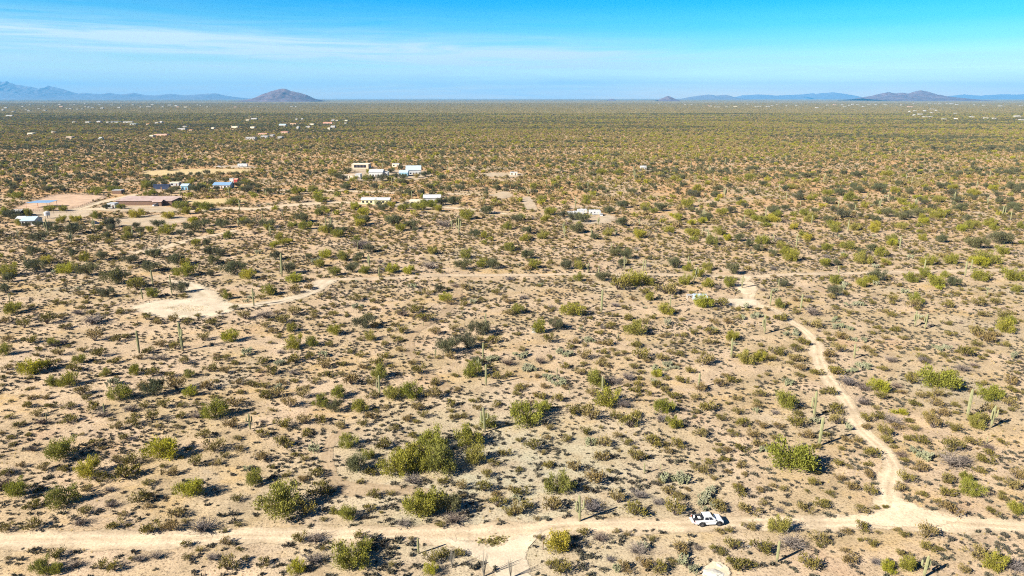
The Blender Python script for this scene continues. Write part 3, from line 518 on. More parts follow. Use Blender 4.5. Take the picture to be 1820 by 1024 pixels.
clearing('road_junction', [(1570, 905), (1600, 890), (1640, 905), (1700, 925), (1650, 938), (1560, 935), (1520, 925)], M['track'])
track('wheel_track', [(828, 495, 2.2), (820, 508, 2.2), (812, 525, 2.4), (795, 552, 2.4), (765, 572, 2.2), (738, 590, 2.2), (728, 612, 2.0), (730, 632, 2.0), (745, 655, 2.2), (780, 680, 2.4), (795, 700, 2.2)], M['faint_track'], keep=.6)
track('wheel_track', [(620, 762, 2), (595, 778, 2), (582, 800, 1.8), (582, 825, 1.8), (592, 850, 2), (620, 868, 3), (700, 872, 2.4), (760, 878, 2)], M['faint_track'], keep=.5)
# ranch roads and yards
track('dirt_road', [(-60, 380, 8), (40, 377, 9), (110, 375, 8), (170, 372, 7), (240, 375, 5), (330, 376, 5), (400, 371, 6), (455, 372, 7), (520, 365, 8), (600, 360, 6), (680, 364, 7), (740, 366, 6), (830, 372, 5), (900, 380, 3)], M['track'], step=4)
track('dirt_road', [(455, 338, 5), (560, 339, 7), (650, 341, 6), (720, 344, 6), (800, 345, 5), (900, 347, 5)], M['track'], step=5, keep=.5)
track('dirt_road', [(130, 374, 6), (170, 362, 7), (215, 352, 6), (245, 345, 4)], M['track'], step=4)
track('dirt_road', [(235, 450, 5), (280, 442, 5), (320, 432, 5), (370, 420, 4), (420, 410, 4)], M['track'], step=4, keep=.5)
clearing('ranch_yard', [(45, 378), (110, 372), (170, 376), (150, 386), (100, 396), (72, 402), (60, 390)], M['yard'])
clearing('ranch_yard', [(185, 376), (230, 366), (300, 368), (315, 376), (260, 378)], M['yard'])
clearing('dusty_field', [(205, 388), (260, 382), (330, 386), (320, 398), (250, 404), (205, 400)], M['yard'])
clearing('riding_arena_floor', [(24, 370), (60, 358), (104, 346), (190, 349), (165, 360), (140, 369), (110, 374), (50, 376)], M['arena_soil'])
clearing('dusty_field', [(255, 305), (330, 301), (440, 301), (440, 307), (340, 311), (260, 312)], M['field'])
clearing('dusty_field', [(330, 357), (400, 353), (440, 358), (380, 363), (335, 362)], M['field'])
clearing('ranch_yard', [(598, 316), (650, 304), (760, 304), (755, 318), (680, 322), (620, 322)], M['yard'])
clearing('ranch_yard', [(630, 305), (620, 299), (665, 298), (668, 304)], M['yard'])
clearing('ranch_yard', [(400, 299), (380, 296), (440, 294), (450, 299)], M['yard'])
clearing('ranch_yard', [(690, 368), (720, 356), (790, 354), (800, 366), (740, 373)], M['yard'])
clearing('ranch_yard', [(1000, 386), (1040, 380), (1090, 384), (1085, 396), (1030, 398)], M['yard'])
clearing('bare_lot', [(848, 314), (862, 308), (925, 308), (922, 316)], M['yard'])
clearing('bare_lot', [(926, 351), (942, 350), (955, 372), (935, 372)], M['yard'])
clearing('bare_lot', [(868, 348), (895, 341), (912, 348), (890, 354)], M['yard'])
clearing('bare_lot', [(1125, 302), (1150, 298), (1160, 303), (1140, 306)], M['yard'])
clearing('bare_lot', [(1030, 393), (1070, 389), (1085, 393), (1050, 398)], M['yard'])
clearing('pale_rock_slab', [(1246, 1014), (1258, 1004), (1276, 1000), (1290, 1008), (1299, 1022), (1285, 1050), (1240, 1050), (1250, 1030)], M['pale_track'])
RS = np.array(ROADSEGS)

# ---- mountains, each at its own distance
def mountain_mat(name, c1, c2):
    m, nt, p = new_mat(name)
    g = N(nt, 'ShaderNodeNewGeometry')
    n = N(nt, 'ShaderNodeTexNoise', Scale=.006, Detail=8.0, Roughness=.7)
    nt.links.new(g.outputs['Position'], n.inputs['Vector'])
    r = rampn(nt, [(.35, c1), (.65, c2)], n.outputs['Fac'])
    nt.links.new(r.outputs[0], p.inputs['Base Color']); p.inputs['Roughness'].default_value = 1; p.inputs['Specular IOR Level'].default_value = 0
    return m
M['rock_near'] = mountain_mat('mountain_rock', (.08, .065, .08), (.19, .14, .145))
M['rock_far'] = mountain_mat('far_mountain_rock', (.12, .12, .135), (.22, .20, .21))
def range_(name, prof, dist, mat, depth, seed, rough=.16):
    """prof: skyline as (px x, px y) pairs; a ridged body of real depth behind it."""
    r_ = np.random.default_rng(seed)
    xs_ = np.linspace(prof[0][0], prof[-1][0], max(60, int((prof[-1][0] - prof[0][0]) * 1.1)))
    top = np.interp(xs_, [p[0] for p in prof], [p[1] for p in prof])
    if prof[0][0] < 0: top = 177 - (177 - top) * 1.08
    if prof[0][0] > 1000: top = 176.5 - (176.5 - top) * .8
    X = (xs_ - 910) / FPX * (dist * CP + CAM_H * SP)
    def zat(ypx):
        v = (512 - ypx) / FPX
        return CAM_H + dist * (-SP + v * CP) / (CP + v * SP)
    crest = np.maximum(zat(top), 4)
    crest = crest * (1 + .05 * (vnoise(X / (dist * .004), X * 0 + seed) - .5))
    nd = 30
    V, F = [], []
    for j in range(nd + 1):
        t = j / nd
        Yv = dist + (t - .5) * depth
        env = (1 - abs(2 * t - 1)) ** .85
        for k in range(len(X)):
            s_ = dist * .012
            ridge = 1 - abs(2 * float(vnoise(X[k] / s_ + seed, Yv / s_)) - 1)
            ridge2 = 1 - abs(2 * float(vnoise(X[k] / s_ * 2.3 + seed, Yv / s_ * 2.3)) - 1)
            f = env if j == nd // 2 else env * (1 - rough * 2.2 * (1 - env * .6) * (ridge * .65 + ridge2 * .35))
            V.append((X[k], Yv, -3 if j in (0, nd) else max(-3, crest[k] * f - 3)))
    n = len(X)
    for j in range(nd):
        for k in range(n - 1): F.append((j * n + k, j * n + k + 1, (j + 1) * n + k + 1, (j + 1) * n + k))
    o = add(name, mesh_from(name, V, F, mat)); tag(o, kind='structure'); return o
range_('mountain', [(440, 178.5), (452, 174), (466, 168), (480, 163), (497, 158.2), (508, 157.6), (520, 162), (533, 164.5), (545, 168), (557, 174), (568, 178.5)], 13500, M['rock_near'], 2000, 1, .22)
range_('mountain_range', [(-160, 150), (-60, 146), (0, 143), (10, 149), (18, 146.5), (35, 153), (60, 156), (75, 160), (90, 154), (112, 159), (140, 167.5), (150, 166), (180, 168), (195, 166), (215, 168.5), (240, 166), (255, 169), (275, 170), (305, 167.5), (330, 170), (365, 167.5), (384, 166.5), (400, 170), (425, 174), (445, 177)], 29000, M['rock_far'], 5200, 2, .2)
range_('mountain', [(1168, 178), (1178, 173), (1186, 168.5), (1194, 172), (1205, 177.5)], 15000, M['rock_near'], 700, 3)
range_('mountain_range', [(1205, 177), (1222, 172), (1240, 168.5), (1259, 165.5), (1270, 168), (1290, 166.5), (1303, 171), (1325, 176.5)], 27000, M['rock_far'], 2600, 4)
range_('mountain_range', [(1295, 175), (1318, 168), (1348, 165.5), (1380, 168), (1420, 166), (1443, 163), (1460, 167), (1480, 166), (1500, 171), (1530, 173.5), (1560, 175)], 39000, M['rock_far'], 3000, 5)
range_('mountain_range', [(1430, 170), (1455, 163.5), (1480, 161), (1500, 164), (1530, 171)], 38000, M['rock_far'], 3000, 6)
range_('mountain', [(1532, 174), (1550, 168), (1567, 162), (1577, 160.5), (1590, 163), (1602, 161.5), (1612, 163.5), (1622, 159), (1633, 155.8), (1645, 159), (1662, 165), (1680, 169), (1705, 173.5)], 17000, M['rock_near'], 3000, 7, .2)
range_('mountain_range', [(1665, 173), (1700, 167), (1712, 165.5), (1740, 168.5), (1780, 165), (1800, 166), (1840, 164), (1900, 168)], 39000, M['rock_far'], 3000, 8)
range_('mountain', [(1080, 177.6), (1086, 175), (1094, 177.6)], 17000, M['rock_near'], 300, 9)
# ================================================================ PLANTS (unit meshes, real size set by scale)
def leaf_quads(r_, centres, radii, n, size, squash=.8, up=.35, shell=.45):
    """n small leaf-spray quads spread through soft-edged lobes; returns verts, faces."""
    centres = np.array(centres, float); radii = np.array(radii, float)
    w = radii ** 2; w = w / w.sum()
    k = r_.choice(len(radii), n, p=w)
    d = r_.normal(size=(n, 3)); d /= np.linalg.norm(d, axis=1)[:, None]
    rad = radii[k] * (r_.random(n) ** shell) * (1 + .28 * r_.normal(size=n).clip(-1, 2))
    p = centres[k] + d * rad[:, None] * np.array([1, 1, squash])
    p[:, 2] = np.abs(p[:, 2]) + .01
    out = p / (np.linalg.norm(p, axis=1)[:, None] + 1e-6)
    a = r_.normal(size=(n, 3)) * .62 + out * 1.0 + d * .3; a[:, 2] += up
    a /= np.linalg.norm(a, axis=1)[:, None]
    b_ = np.cross(a, r_.normal(size=(n, 3))); b_ /= np.linalg.norm(b_, axis=1)[:, None]
    s_ = size * (.6 + .9 * r_.random(n))[:, None]
    a = a * s_ * 1.0; b_ = b_ * s_ * .40
    V = np.stack([p - a, p + b_, p + a, p - b_], 1).reshape(-1, 3)
    F = [(4 * i, 4 * i + 1, 4 * i + 2, 4 * i + 3) for i in range(n)]
    return V.tolist(), F

def crown_mesh(name, mat, seed, n, size, kind):
    r_ = np.random.default_rng(seed)
    C, Rr = [], []
    nl = {'palo': 21, 'mesq': 17, 'round': 18}[kind]
    for k in range(nl):
        a = r_.random() * 6.283; rr = math.sqrt(r_.random()) * (.66 if kind != 'mesq' else .7)
        h = {'palo': .16 + .50 * r_.random() * (1 - .5 * rr), 'mesq': .30 + .34 * r_.random() * (1 - .4 * rr), 'round': .18 + .45 * r_.random() * (1 - .5 * rr)}[kind]
        C.append((math.cos(a) * rr, math.sin(a) * rr, h)); Rr.append((.15 + .17 * r_.random()))
    C.append((0, 0, .2)); Rr.append(.42)
    V, F = leaf_quads(r_, C, Rr, n, size, .85, .5)
    # loose outer sprays that break the outline
    C2 = [(c[0] * 1.25, c[1] * 1.25, c[2] * 1.22) for c in C]
    V2, F2 = leaf_quads(r_, C2, [x * .6 for x in Rr], n // 6, size, .9, .9)
    b_ = len(V)
    F += [tuple(i + b_ for i in f) for f in F2]
    V = [(x * 1.12, y * 1.12, z * 1.42) for x, y, z in V + V2]
    return mesh_from(name, V, F, mat)
def trunk_mesh(name, seed, mat, top=.75, nst=5, single=False):
    r_ = np.random.default_rng(seed + 50); mb = MB()
    for k in range(nst):
        a = k * 6.283 / nst + r_.random(); s_ = .22 + .3 * r_.random()
        h = top * (.75 + .4 * r_.random())
        x, y = math.cos(a), math.sin(a)
        pts = [(x * .02, y * .02, -.05), (x * .06 + .01, y * .06, h * .25), (x * s_ * .55, y * s_ * .55, h * .62), (x * s_, y * s_, h)]
        mb.tube(pts, [.035, .028, .018, .006], 5)
        for q_ in range(2):
            a2 = a + r_.normal() * .7
            p0 = pts[2]
            mb.tube([p0, (p0[0] + math.cos(a2) * .12, p0[1] + math.sin(a2) * .12, p0[2] + .13), (p0[0] + math.cos(a2) * .27, p0[1] + math.sin(a2) * .27, p0[2] + .2)], [.014, .009, .003], 4)
    return mb.mesh(name, mat)
CROWN = {}
for key, mat in (('P', 'olive'), ('Y', 'yellow'), ('G', 'green')):
    CROWN[key] = [(crown_mesh('palo_verde_crown', M[mat], 10 * ord(key) + k, 3600, .034, 'palo' if k % 2 else 'round'), trunk_mesh('palo_verde_trunk', ord(key) + k, M['bark'])) for k in range(4)]
CROWN['M'] = [(crown_mesh('mesquite_crown', M['grey_green'], 900 + k, 3300, .036, 'mesq'), trunk_mesh('mesquite_trunk', 90 + k, M['bark'], .75, 4)) for k in range(5)]

def stems(mb, r_, n, h, spread, rad, m=0, wig=.1):
    for k in range(n):
        a = r_.random() * 6.283; s_ = spread * (.3 + .7 * r_.random()); hh = h * (.6 + .4 * r_.random())
        x, y = math.cos(a), math.sin(a)
        mb.tube([(x * .04, y * .04, -.02), (x * s_ * .45 + r_.normal() * wig * .3, y * s_ * .45, hh * .55), (x * s_ + r_.normal() * wig, y * s_ + r_.normal() * wig, hh)], [rad, rad * .7, rad * .25], 3, m, False)
def shrub_mesh(name, seed, leafmat, twigmat, n, size, h, nst, shape='vase', rr=.022):
    r_ = np.random.default_rng(seed); mb = MB()
    stems(mb, r_, nst, h * .95, .85, rr, 1)
    C, Rr = [], []
    for k in range(9 if n > 120 else 5):
        a = r_.random() * 6.283; d = math.sqrt(r_.random()) * .68
        z = (h * (.35 + .4 * r_.random()) if shape == 'vase' else h * .35 * (1.2 - d))
        C.append((math.cos(a) * d * 1.1, math.sin(a) * d * (.85 + .2 * r_.random()), z * 1.12)); Rr.append(.23 + .17 * r_.random())
    V, F = leaf_quads(r_, C, Rr, n, size, .8 * h / .75, .7)
    b_ = len(mb.v); mb.v += [tuple(v) for v in V]; mb.f += [[i + b_ for i in f] for f in F]; mb.m += [0] * len(F)
    return mb.mesh(name, [M[leafmat], M[twigmat]])
SHRUB = {
    'C': [shrub_mesh('creosote_bush', 200 + k, 'creosote', 'twig', 520, .07, (.62, .7, .8, .55, .75)[k], 26) for k in range(5)],
    'B': [shrub_mesh('bursage_shrub', 300 + k, 'bursage', 'twig', 110, .15, .62, 6, 'dome') for k in range(4)],
    'D': [],
}
def dead_mesh(seed):
    r_ = np.random.default_rng(seed); mb = MB()
    stems(mb, r_, 90, .62, .95, .022, 0, .22)
    for k in range(110):
        p = r_.normal(size=3) * [.36, .36, .2] + [0, 0, .28]; p[2] = abs(p[2]); d = r_.normal(size=3) * .2
        mb.tube([tuple(p), tuple(p + d)], [.016, .005], 3, 0, False)
    return mb.mesh('dead_brush', M['dead'])
SHRUB['D'] = [dead_mesh(400 + k) for k in range(3)]
def cholla_mesh(seed):
    r_ = np.random.default_rng(seed); mb = MB()
    for c in range(9):
        a = r_.random() * 6.283; d = math.sqrt(r_.random()) * .75
        cx, cy = math.cos(a) * d, math.sin(a) * d
        h = .35 + .35 * r_.random()
        mb.tube([(cx, cy, -.03), (cx + r_.normal() * .03, cy, h * .5), (cx + r_.normal() * .05, cy + r_.normal() * .05, h)], [.06, .06, .045], 5, 0)
        for k in range(9):
            z = h * (.35 + .7 * r_.random()); a2 = r_.random() * 6.283; l = .12 + .14 * r_.random()
            p0 = Vector((cx, cy, z)); p1 = p0 + Vector((math.cos(a2) * l, math.sin(a2) * l, l * .6)); p2 = p1 + Vector((math.cos(a2) * l * .3, math.sin(a2) * l * .3, l * .6))
            mb.tube([p0, p1, p2], [.035, .055, .03], 5, 0)
    return mb.mesh('cholla_cactus', M['cholla'])
SHRUB['H'] = [cholla_mesh(500 + k) for k in range(4)]

# saguaro: ribbed skin, greener between the ribs, corky brown at the foot
def saguaro_skin():
    m, nt, p = new_mat('saguaro_skin')
    t = N(nt, 'ShaderNodeTexCoord'); g = N(nt, 'ShaderNodeNewGeometry'); oi = N(nt, 'ShaderNodeObjectInfo')
    n = N(nt, 'ShaderNodeTexNoise', Scale=1.5, Detail=4.0); nt.links.new(g.outputs['Position'], n.inputs['Vector'])
    c = rampn(nt, [(.3, (.10, .12, .045)), (.7, (.19, .20, .08))], n.outputs['Fac']).outputs[0]
    c = mixc(nt, .35, c, rampn(nt, [(0, (.11, .14, .045)), (1, (.28, .27, .13))], oi.outputs['Random']).outputs[0])
    c = mixc(nt, rampn(nt, [(.44, (0, 0, 0)), (.52, (.7, .7, .7))], g.outputs['Pointiness']).outputs[0], c, (.27, .26, .14))
    s_ = N(nt, 'ShaderNodeSeparateXYZ'); nt.links.new(t.outputs['Object'], s_.inputs[0])
    c = mixc(nt, rampn(nt, [(.02, (.8, .8, .8)), (.22, (0, 0, 0))], s_.outputs['Z']).outputs[0], c, (.20, .155, .10))
    nt.links.new(c, p.inputs['Base Color']); p.inputs['Roughness'].default_value = .8; p.inputs['Specular IOR Level'].default_value = .2
    return m
M['saguaro'] = saguaro_skin()
def sag_stem(seed):
    """one unit tall, radius .05"""
    r_ = np.random.default_rng(seed); mb = MB()
    lean = r_.normal(size=2) * .012
    zs = [-.03, 0, .06, .2, .4, .6, .78, .9, .955, .985, 1.0]
    rs = [.036, .037, .041, .047, .050, .051, .049, .045, .036, .022, .006]
    mb.tube([(lean[0] * z * 3, lean[1] * z * 3, z) for z in zs], rs, 20, 0, True, 1)
    return mb.mesh('saguaro_stem', M['saguaro'])
def sag_arm(seed, ang, z0, up, out=.13):
    r_ = np.random.default_rng(seed); mb = MB()
    x, y = math.cos(ang), math.sin(ang)
    pts = [(x * .03, y * .03, z0), (x * out * .65, y * out * .65, z0 - .012), (x * out * .95, y * out * .95, z0 + .03), (x * out, y * out, z0 + .09)]
    m_ = [.028, .032, .034, .034]
    zt = z0 + .09
    for q_ in (.35, .7, .9, .97, 1.0):
        pts.append((x * out, y * out, zt + up * q_))
    mb.tube(pts, m_ + [.035, .033, .028, .018, .005], 14, 0, True, 1)
    return mb.mesh('saguaro_arm', M['saguaro'])
SAG = [sag_stem(600 + k) for k in range(4)]
ARMS = [[sag_arm(1, .5, .45, .25), sag_arm(2, 3.4, .52, .18)], [sag_arm(3, -2.6, .4, .3), sag_arm(4, .2, .5, .22), sag_arm(5, 1.8, .46, .28, .11)],
        [sag_arm(6, -.4, .55, .14), sag_arm(7, 2.7, .42, .33)]]
def ocotillo_mesh(seed):
    r_ = np.random.default_rng(seed); mb = MB()
    for k in range(13):
        a = r_.random() * 6.283; s_ = .05 + .13 * r_.random(); h = .7 + .3 * r_.random()
        x, y = math.cos(a), math.sin(a)
        mb.tube([(x * .01, y * .01, -.02), (x * s_ * .3, y * s_ * .3, h * .3), (x * s_ * .75, y * s_ * .75, h * .7), (x * s_, y * s_, h)], [.009, .008, .007, .003], 4, 0)
    return mb.mesh('ocotillo', M['ocotillo'])

# low-detail stand of the far plain: several real crowns per mesh, a few faces each
def small_tree_mesh(seed, leafmat, n=260, size=.13):
    r_ = np.random.default_rng(seed)
    C = [(math.cos(a) * d, math.sin(a) * d, .3 + .3 * r_.random()) for a, d in zip(r_.random(8) * 6.283, np.sqrt(r_.random(8)) * .6)]
    V, F = leaf_quads(r_, C, [.40] * 8, n, size, 1.0, .3)
    return mesh_from('small_tree', V, F, M[leafmat])
def stand_mesh(seed, half, count, n):
    r_ = np.random.default_rng(seed); V, F, Mi = [], [], []
    for k in range(count):
        w = 2.2 + 1.6 * r_.random(); cx, cy = r_.uniform(-half, half, 2)
        C = [(cx + r_.normal() * w * .4, cy + r_.normal() * w * .4, w * (.35 + .3 * r_.random())) for _ in range(3)]
        v, f = leaf_quads(r_, C, [w * .55] * 3, n, .8, .8, .2)
        b_ = len(V); V += v; F += [tuple(i + b_ for i in g) for g in f]; Mi += [int(r_.choice(4, p=[.56, .20, .04, .20]))] * len(f)
    return mesh_from('far_stand', V, F, [M['far_olive'], M['creosote'], M['green'], M['grey_green']], Mi)
# ================================================================ BUILT THINGS
M['white'] = plain('white_paint', (.50, .495, .48), .5, var=.06, scale=.8)
M['white_metal'] = plain('white_sheet_metal', (.48, .485, .49), .4, var=.08, scale=.5)
M['cream'] = plain('cream_stucco', (.66, .58, .44), .9, var=.1, scale=.8)
M['tan'] = plain('tan_stucco', (.52, .41, .30), .9, var=.1, scale=.8)
M['pink'] = plain('pinkish_stucco', (.58, .38, .30), .9, var=.12, scale=.8)
M['coral'] = plain('coral_roof_tiles', (.52, .24, .16), .85, var=.2, scale=1)
M['orange'] = plain('orange_tiles', (.60, .25, .09), .85, var=.2, scale=1)
M['blue_pale'] = plain('pale_blue_metal', (.40, .50, .57), .45, var=.1, scale=.6)
M['blue'] = plain('blue_metal_roof', (.18, .30, .46), .5, var=.12, scale=.6)
M['sky_blue'] = plain('bright_blue_paint', (.24, .44, .56), .5, var=.08, scale=.6)
M['navy'] = plain('navy_metal', (.018, .03, .07), .5, var=.3, scale=.6)
M['grey'] = plain('grey_metal', (.38, .38, .38), .5, var=.15, scale=.6)
M['rust'] = plain('rusty_roof', (.40, .31, .28), .8, var=.18, scale=.35, grime=(.33, .23, .19))
M['brown'] = plain('weathered_wood', (.15, .09, .06), .9, var=.3, scale=2)
M['red'] = plain('red_paint', (.42, .06, .05), .5, var=.12, scale=1)
M['yellow_wall'] = plain('pale_yellow_siding', (.62, .58, .32), .8, var=.08, scale=.8)
M['glass'] = plain('dark_glass', (.015, .02, .035), .12, var=.2, scale=1, spec=.8)
M['truck'] = plain('white_car_paint', (.70, .715, .72), .22, var=.02, scale=2, spec=.6)
M['tyre'] = plain('tyre_rubber', (.018, .018, .02), .85, var=.2, scale=5)
M['rim'] = plain('alloy_rim', (.22, .22, .24), .35, .6, var=.1, scale=5)
M['black'] = plain('black_plastic', (.02, .02, .022), .6, var=.2, scale=5)
M['lamp'] = plain('lamp_glass', (.75, .76, .78), .15, var=.05, scale=5)
M['tail_red'] = plain('red_lamp_glass', (.45, .02, .02), .2, var=.05, scale=5)
M['post'] = plain('pale_post_wood', (.50, .46, .40), .9, var=.15, scale=4)
M['pipe'] = plain('dark_pipe_rail', (.10, .08, .07), .7, var=.2, scale=2)
M['boulder'] = plain('pale_rock', (.50, .47, .40), .95, var=.15, scale=1.2)

BUILT = []                          # footprints kept free of plants: x, y, half width, half depth
def at(x, y): X, Y = px2ground(x, y); return X, Y, float(relief(X, Y))

def building(name, label, cat, x, y, wpx, depth, h, wall, roofm, roof='gable', turn=0.0, windows=3, door=True, roof_h=None, group=None, eave=.4, simple=False):
    """(x, y): middle of the front wall's foot; wpx: its width in the view."""
    X, Y, Z = at(x, y); W = wpx / project(X, Y)[2]
    t = empty(name, (X, Y, Z), turn); tag(t, label, cat, group)
    BUILT.append((X, Y + depth / 2, W / 2 + 2, depth / 2 + 2))
    w2 = W / 2; rh = roof_h if roof_h is not None else max(.8, depth * .17)
    mb = MB()
    if roof == 'gable':
        mb.prism([(0, -.3), (depth, -.3), (depth, h), (depth / 2, h + rh), (0, h)], -w2, w2)
        mb.v = [(b_, a, c) for a, b_, c in mb.v]
    else:
        mb.box(-w2, w2, 0, depth, -.3, h)
    mb.build('wall', wall, t)
    rb = MB()
    if roof == 'gable':
        s_ = rh / (depth / 2); th = .14
        for sgn in (0, 1):
            ya, yb = (-eave, depth / 2) if sgn == 0 else (depth + eave, depth / 2)
            za, zb = h - eave * s_ + .05, h + rh + .05
            vs = [(-w2 - eave, ya, za), (w2 + eave, ya, za), (w2 + eave, yb, zb), (-w2 - eave, yb, zb)]
            vs += [(a, b_, c + th) for a, b_, c in vs]
            rb.poly(vs, [(0, 3, 2, 1), (4, 5, 6, 7), (0, 1, 5, 4), (1, 2, 6, 5), (3, 7, 6, 2), (0, 4, 7, 3)])
    elif roof == 'slant':
        vs = [(-w2 - eave, -eave, h - .1), (w2 + eave, -eave, h - .1), (w2 + eave, depth + eave, h + rh), (-w2 - eave, depth + eave, h + rh)]
        vs += [(a, b_, c + .15) for a, b_, c in vs]
        rb.poly(vs, [(0, 3, 2, 1), (4, 5, 6, 7), (0, 1, 5, 4), (1, 2, 6, 5), (2, 3, 7, 6), (0, 4, 7, 3)])
    else:
        rb.box(-w2 - .15, w2 + .15, -.15, depth + .15, h + .003, h + .35)
    rb.build('roof', roofm, t)
    if not simple:
        slots = windows + (1 if door else 0)
        for k in range(slots):
            cx = -w2 + W * (k + .5) / slots
            if door and k == slots // 2:
                MB().box(cx - .5, cx + .5, -.06, -.003, 0, 2.1).build('door', M['brown'], t)
            else:
                ww = min(1.6, W / slots * .55)
                wo_ = MB().box(cx - ww / 2, cx + ww / 2, -.05, -.003, .9, min(2.2, h - .4)).build('window', M['glass'], t)
    return t

# ---- pickup truck on the lower road
def pickup():
    a, b_ = Vector((*px2ground(1247.9, 937.6), 0)), Vector((*px2ground(1278.0, 936.2), 0))
    d = (b_ - a).normalized(); ang = math.atan2(d.y, d.x)
    nrm = Vector((-d.y, d.x, 0)); wb = (b_ - a).length
    W2 = .97
    c = (a + b_) / 2 + nrm * W2
    t = empty('pickup_truck', (c.x, c.y, float(relief(c.x, c.y)) + .05), ang)
    tag(t, 'white four door pickup truck with open bed on the lower dirt road', 'truck')
    BUILT.append((c.x, c.y, 3.6, 2.0))
    rx, fx = -wb / 2, wb / 2
    wr, zc = .42, .42
    def arch(cx, z0):
        return [(cx + .54 * math.cos(q_), zc + .54 * math.sin(q_)) for q_ in np.linspace(math.pi - .0, 0, 9)]
    F, B = fx + .74, rx - 1.28
    low = [(B, .62), (rx - .56, .52)] + [(x, z) for x, z in arch(rx, 0)] + [(fx - .56, .42)] + [(x, z) for x, z in arch(fx, 0)] + [(F - .06, .46), (F, .62), (F - .02, 1.0), (F - .22, 1.14), (fx - .42, 1.24), (fx - .55, 1.22), (rx + .22, 1.20), (rx + .20, .80), (B + .1, .80), (B, .80)]
    body = MB().prism(low, -W2 + .02, W2 - .02)
    for s_ in (-1, 1):                                   # bed sides with a hollow between
        body.prism([(B, .78), (rx + .22, .78), (rx + .22, 1.28), (B, 1.28)], min(s_ * W2, s_ * (W2 - .08)) , max(s_ * W2, s_ * (W2 - .08)))
    body.build('body', M['truck'], t, bevel=.05)
    for s_ in (-1, 1):                                   # flared arches
        for cx in (rx, fx):
            pr = [(cx + .60 * math.cos(q_), zc + .60 * math.sin(q_)) for q_ in np.linspace(0, math.pi, 10)] + [(cx + .50 * math.cos(q_), zc + .50 * math.sin(q_)) for q_ in np.linspace(math.pi, 0, 10)]
            MB().prism(pr, min(s_ * (W2 - .05), s_ * (W2 + .05)), max(s_ * (W2 - .05), s_ * (W2 + .05))).build('wheel_arch', M['black'], t)
    # cab
    zb, zt = 1.20, 1.83
    cb = MB()
    bx0, bx1, tx0, tx1, yb, yt = rx + .22, fx - .44, rx + .34, fx - 1.22, W2 - .04, W2 - .22
    vs = [(bx0, -yb, zb), (bx1, -yb, zb), (bx1, yb, zb), (bx0, yb, zb), (tx0, -yt, zt), (tx1, -yt, zt), (tx1, yt, zt), (tx0, yt, zt)]
    cb.poly(vs, [(0, 1, 5, 4), (1, 2, 6, 5), (2, 3, 7, 6), (3, 0, 4, 7), (4, 5, 6, 7), (3, 2, 1, 0)])
    cb.build('cab', M['truck'], t, bevel=.06)
    def panel(i0, i1, i2, i3, u0, u1, v0, v1, off=.012, split=None):
        A, B_, C_, D_ = [Vector(vs[i]) for i in (i0, i1, i2, i3)]
        P = lambda u, v: (A.lerp(B_, u)).lerp(D_.lerp(C_, u), v)
        nn = (B_ - A).cross(D_ - A).normalized() * off
        q_ = [P(u0, v0) + nn, P(u1, v0) + nn, P(u1, v1) + nn, P(u0, v1) + nn]
        q2 = [p - nn * 1.6 for p in q_]
        return MB().poly(q_ + q2, [(0, 1, 2, 3), (7, 6, 5, 4), (0, 4, 5, 1), (1, 5, 6, 2), (2, 6, 7, 3), (3, 7, 4, 0)])
    panel(1, 2, 6, 5, .07, .93, .10, .90).build('windshield', M['glass'], t)
    panel(3, 0, 4, 7, .10, .90, .15, .85).build('rear_window', M['glass'], t)
    for a4 in ((0, 1, 5, 4), (2, 3, 7, 6)):
        fl = a4[0] == 2
        for u0, u1 in (((.10, .45), (.48, .80)) if not fl else ((.20, .52), (.55, .90))):
            panel(*a4, u0, u1, .14, .84).build('side_window', M['glass'], t)
    # bed floor, cargo, rack, tailgate let down
    MB().box(B + .02, rx + .19, -W2 + .085, W2 - .085, .805, .86).box(B + .02, rx + .19, -W2 + .083, -W2 + .13, .863, 1.30).box(B + .02, rx + .19, W2 - .13, W2 - .083, .863, 1.30).box(rx + .12, rx + .19, -W2 + .133, W2 - .133, .863, 1.27).build('bed_liner', M['black'], t)
    MB().box(rx + .08, rx + .15, -W2 + .18, W2 - .18, 1.31, 1.37).box(rx + .08, rx + .15, -W2 + .10, -W2 + .17, 1.305, 1.78).box(rx + .08, rx + .15, W2 - .17, W2 - .10, 1.305, 1.78).box(rx + .08, rx + .15, -W2 + .18, W2 - .18, 1.70, 1.77).build('headache_rack', M['black'], t)
    MB().box(B - .42, B - .01, -W2 + .14, W2 - .14, .74, .82).build('tailgate', M['truck'], t, bevel=.02)
    MB().box(B - .05, B + .08, -W2 + .05, W2 - .05, .48, .60).build('rear_bumper', M['black'], t)
    MB().box(F - .03, F + .10, -W2 + .06, W2 - .06, .45, .70).build('front_bumper', M['black'], t, bevel=.03)
    MB().box(F - .02, F + .03, -.5, .5, .74, 1.0).build('grille', M['black'], t)
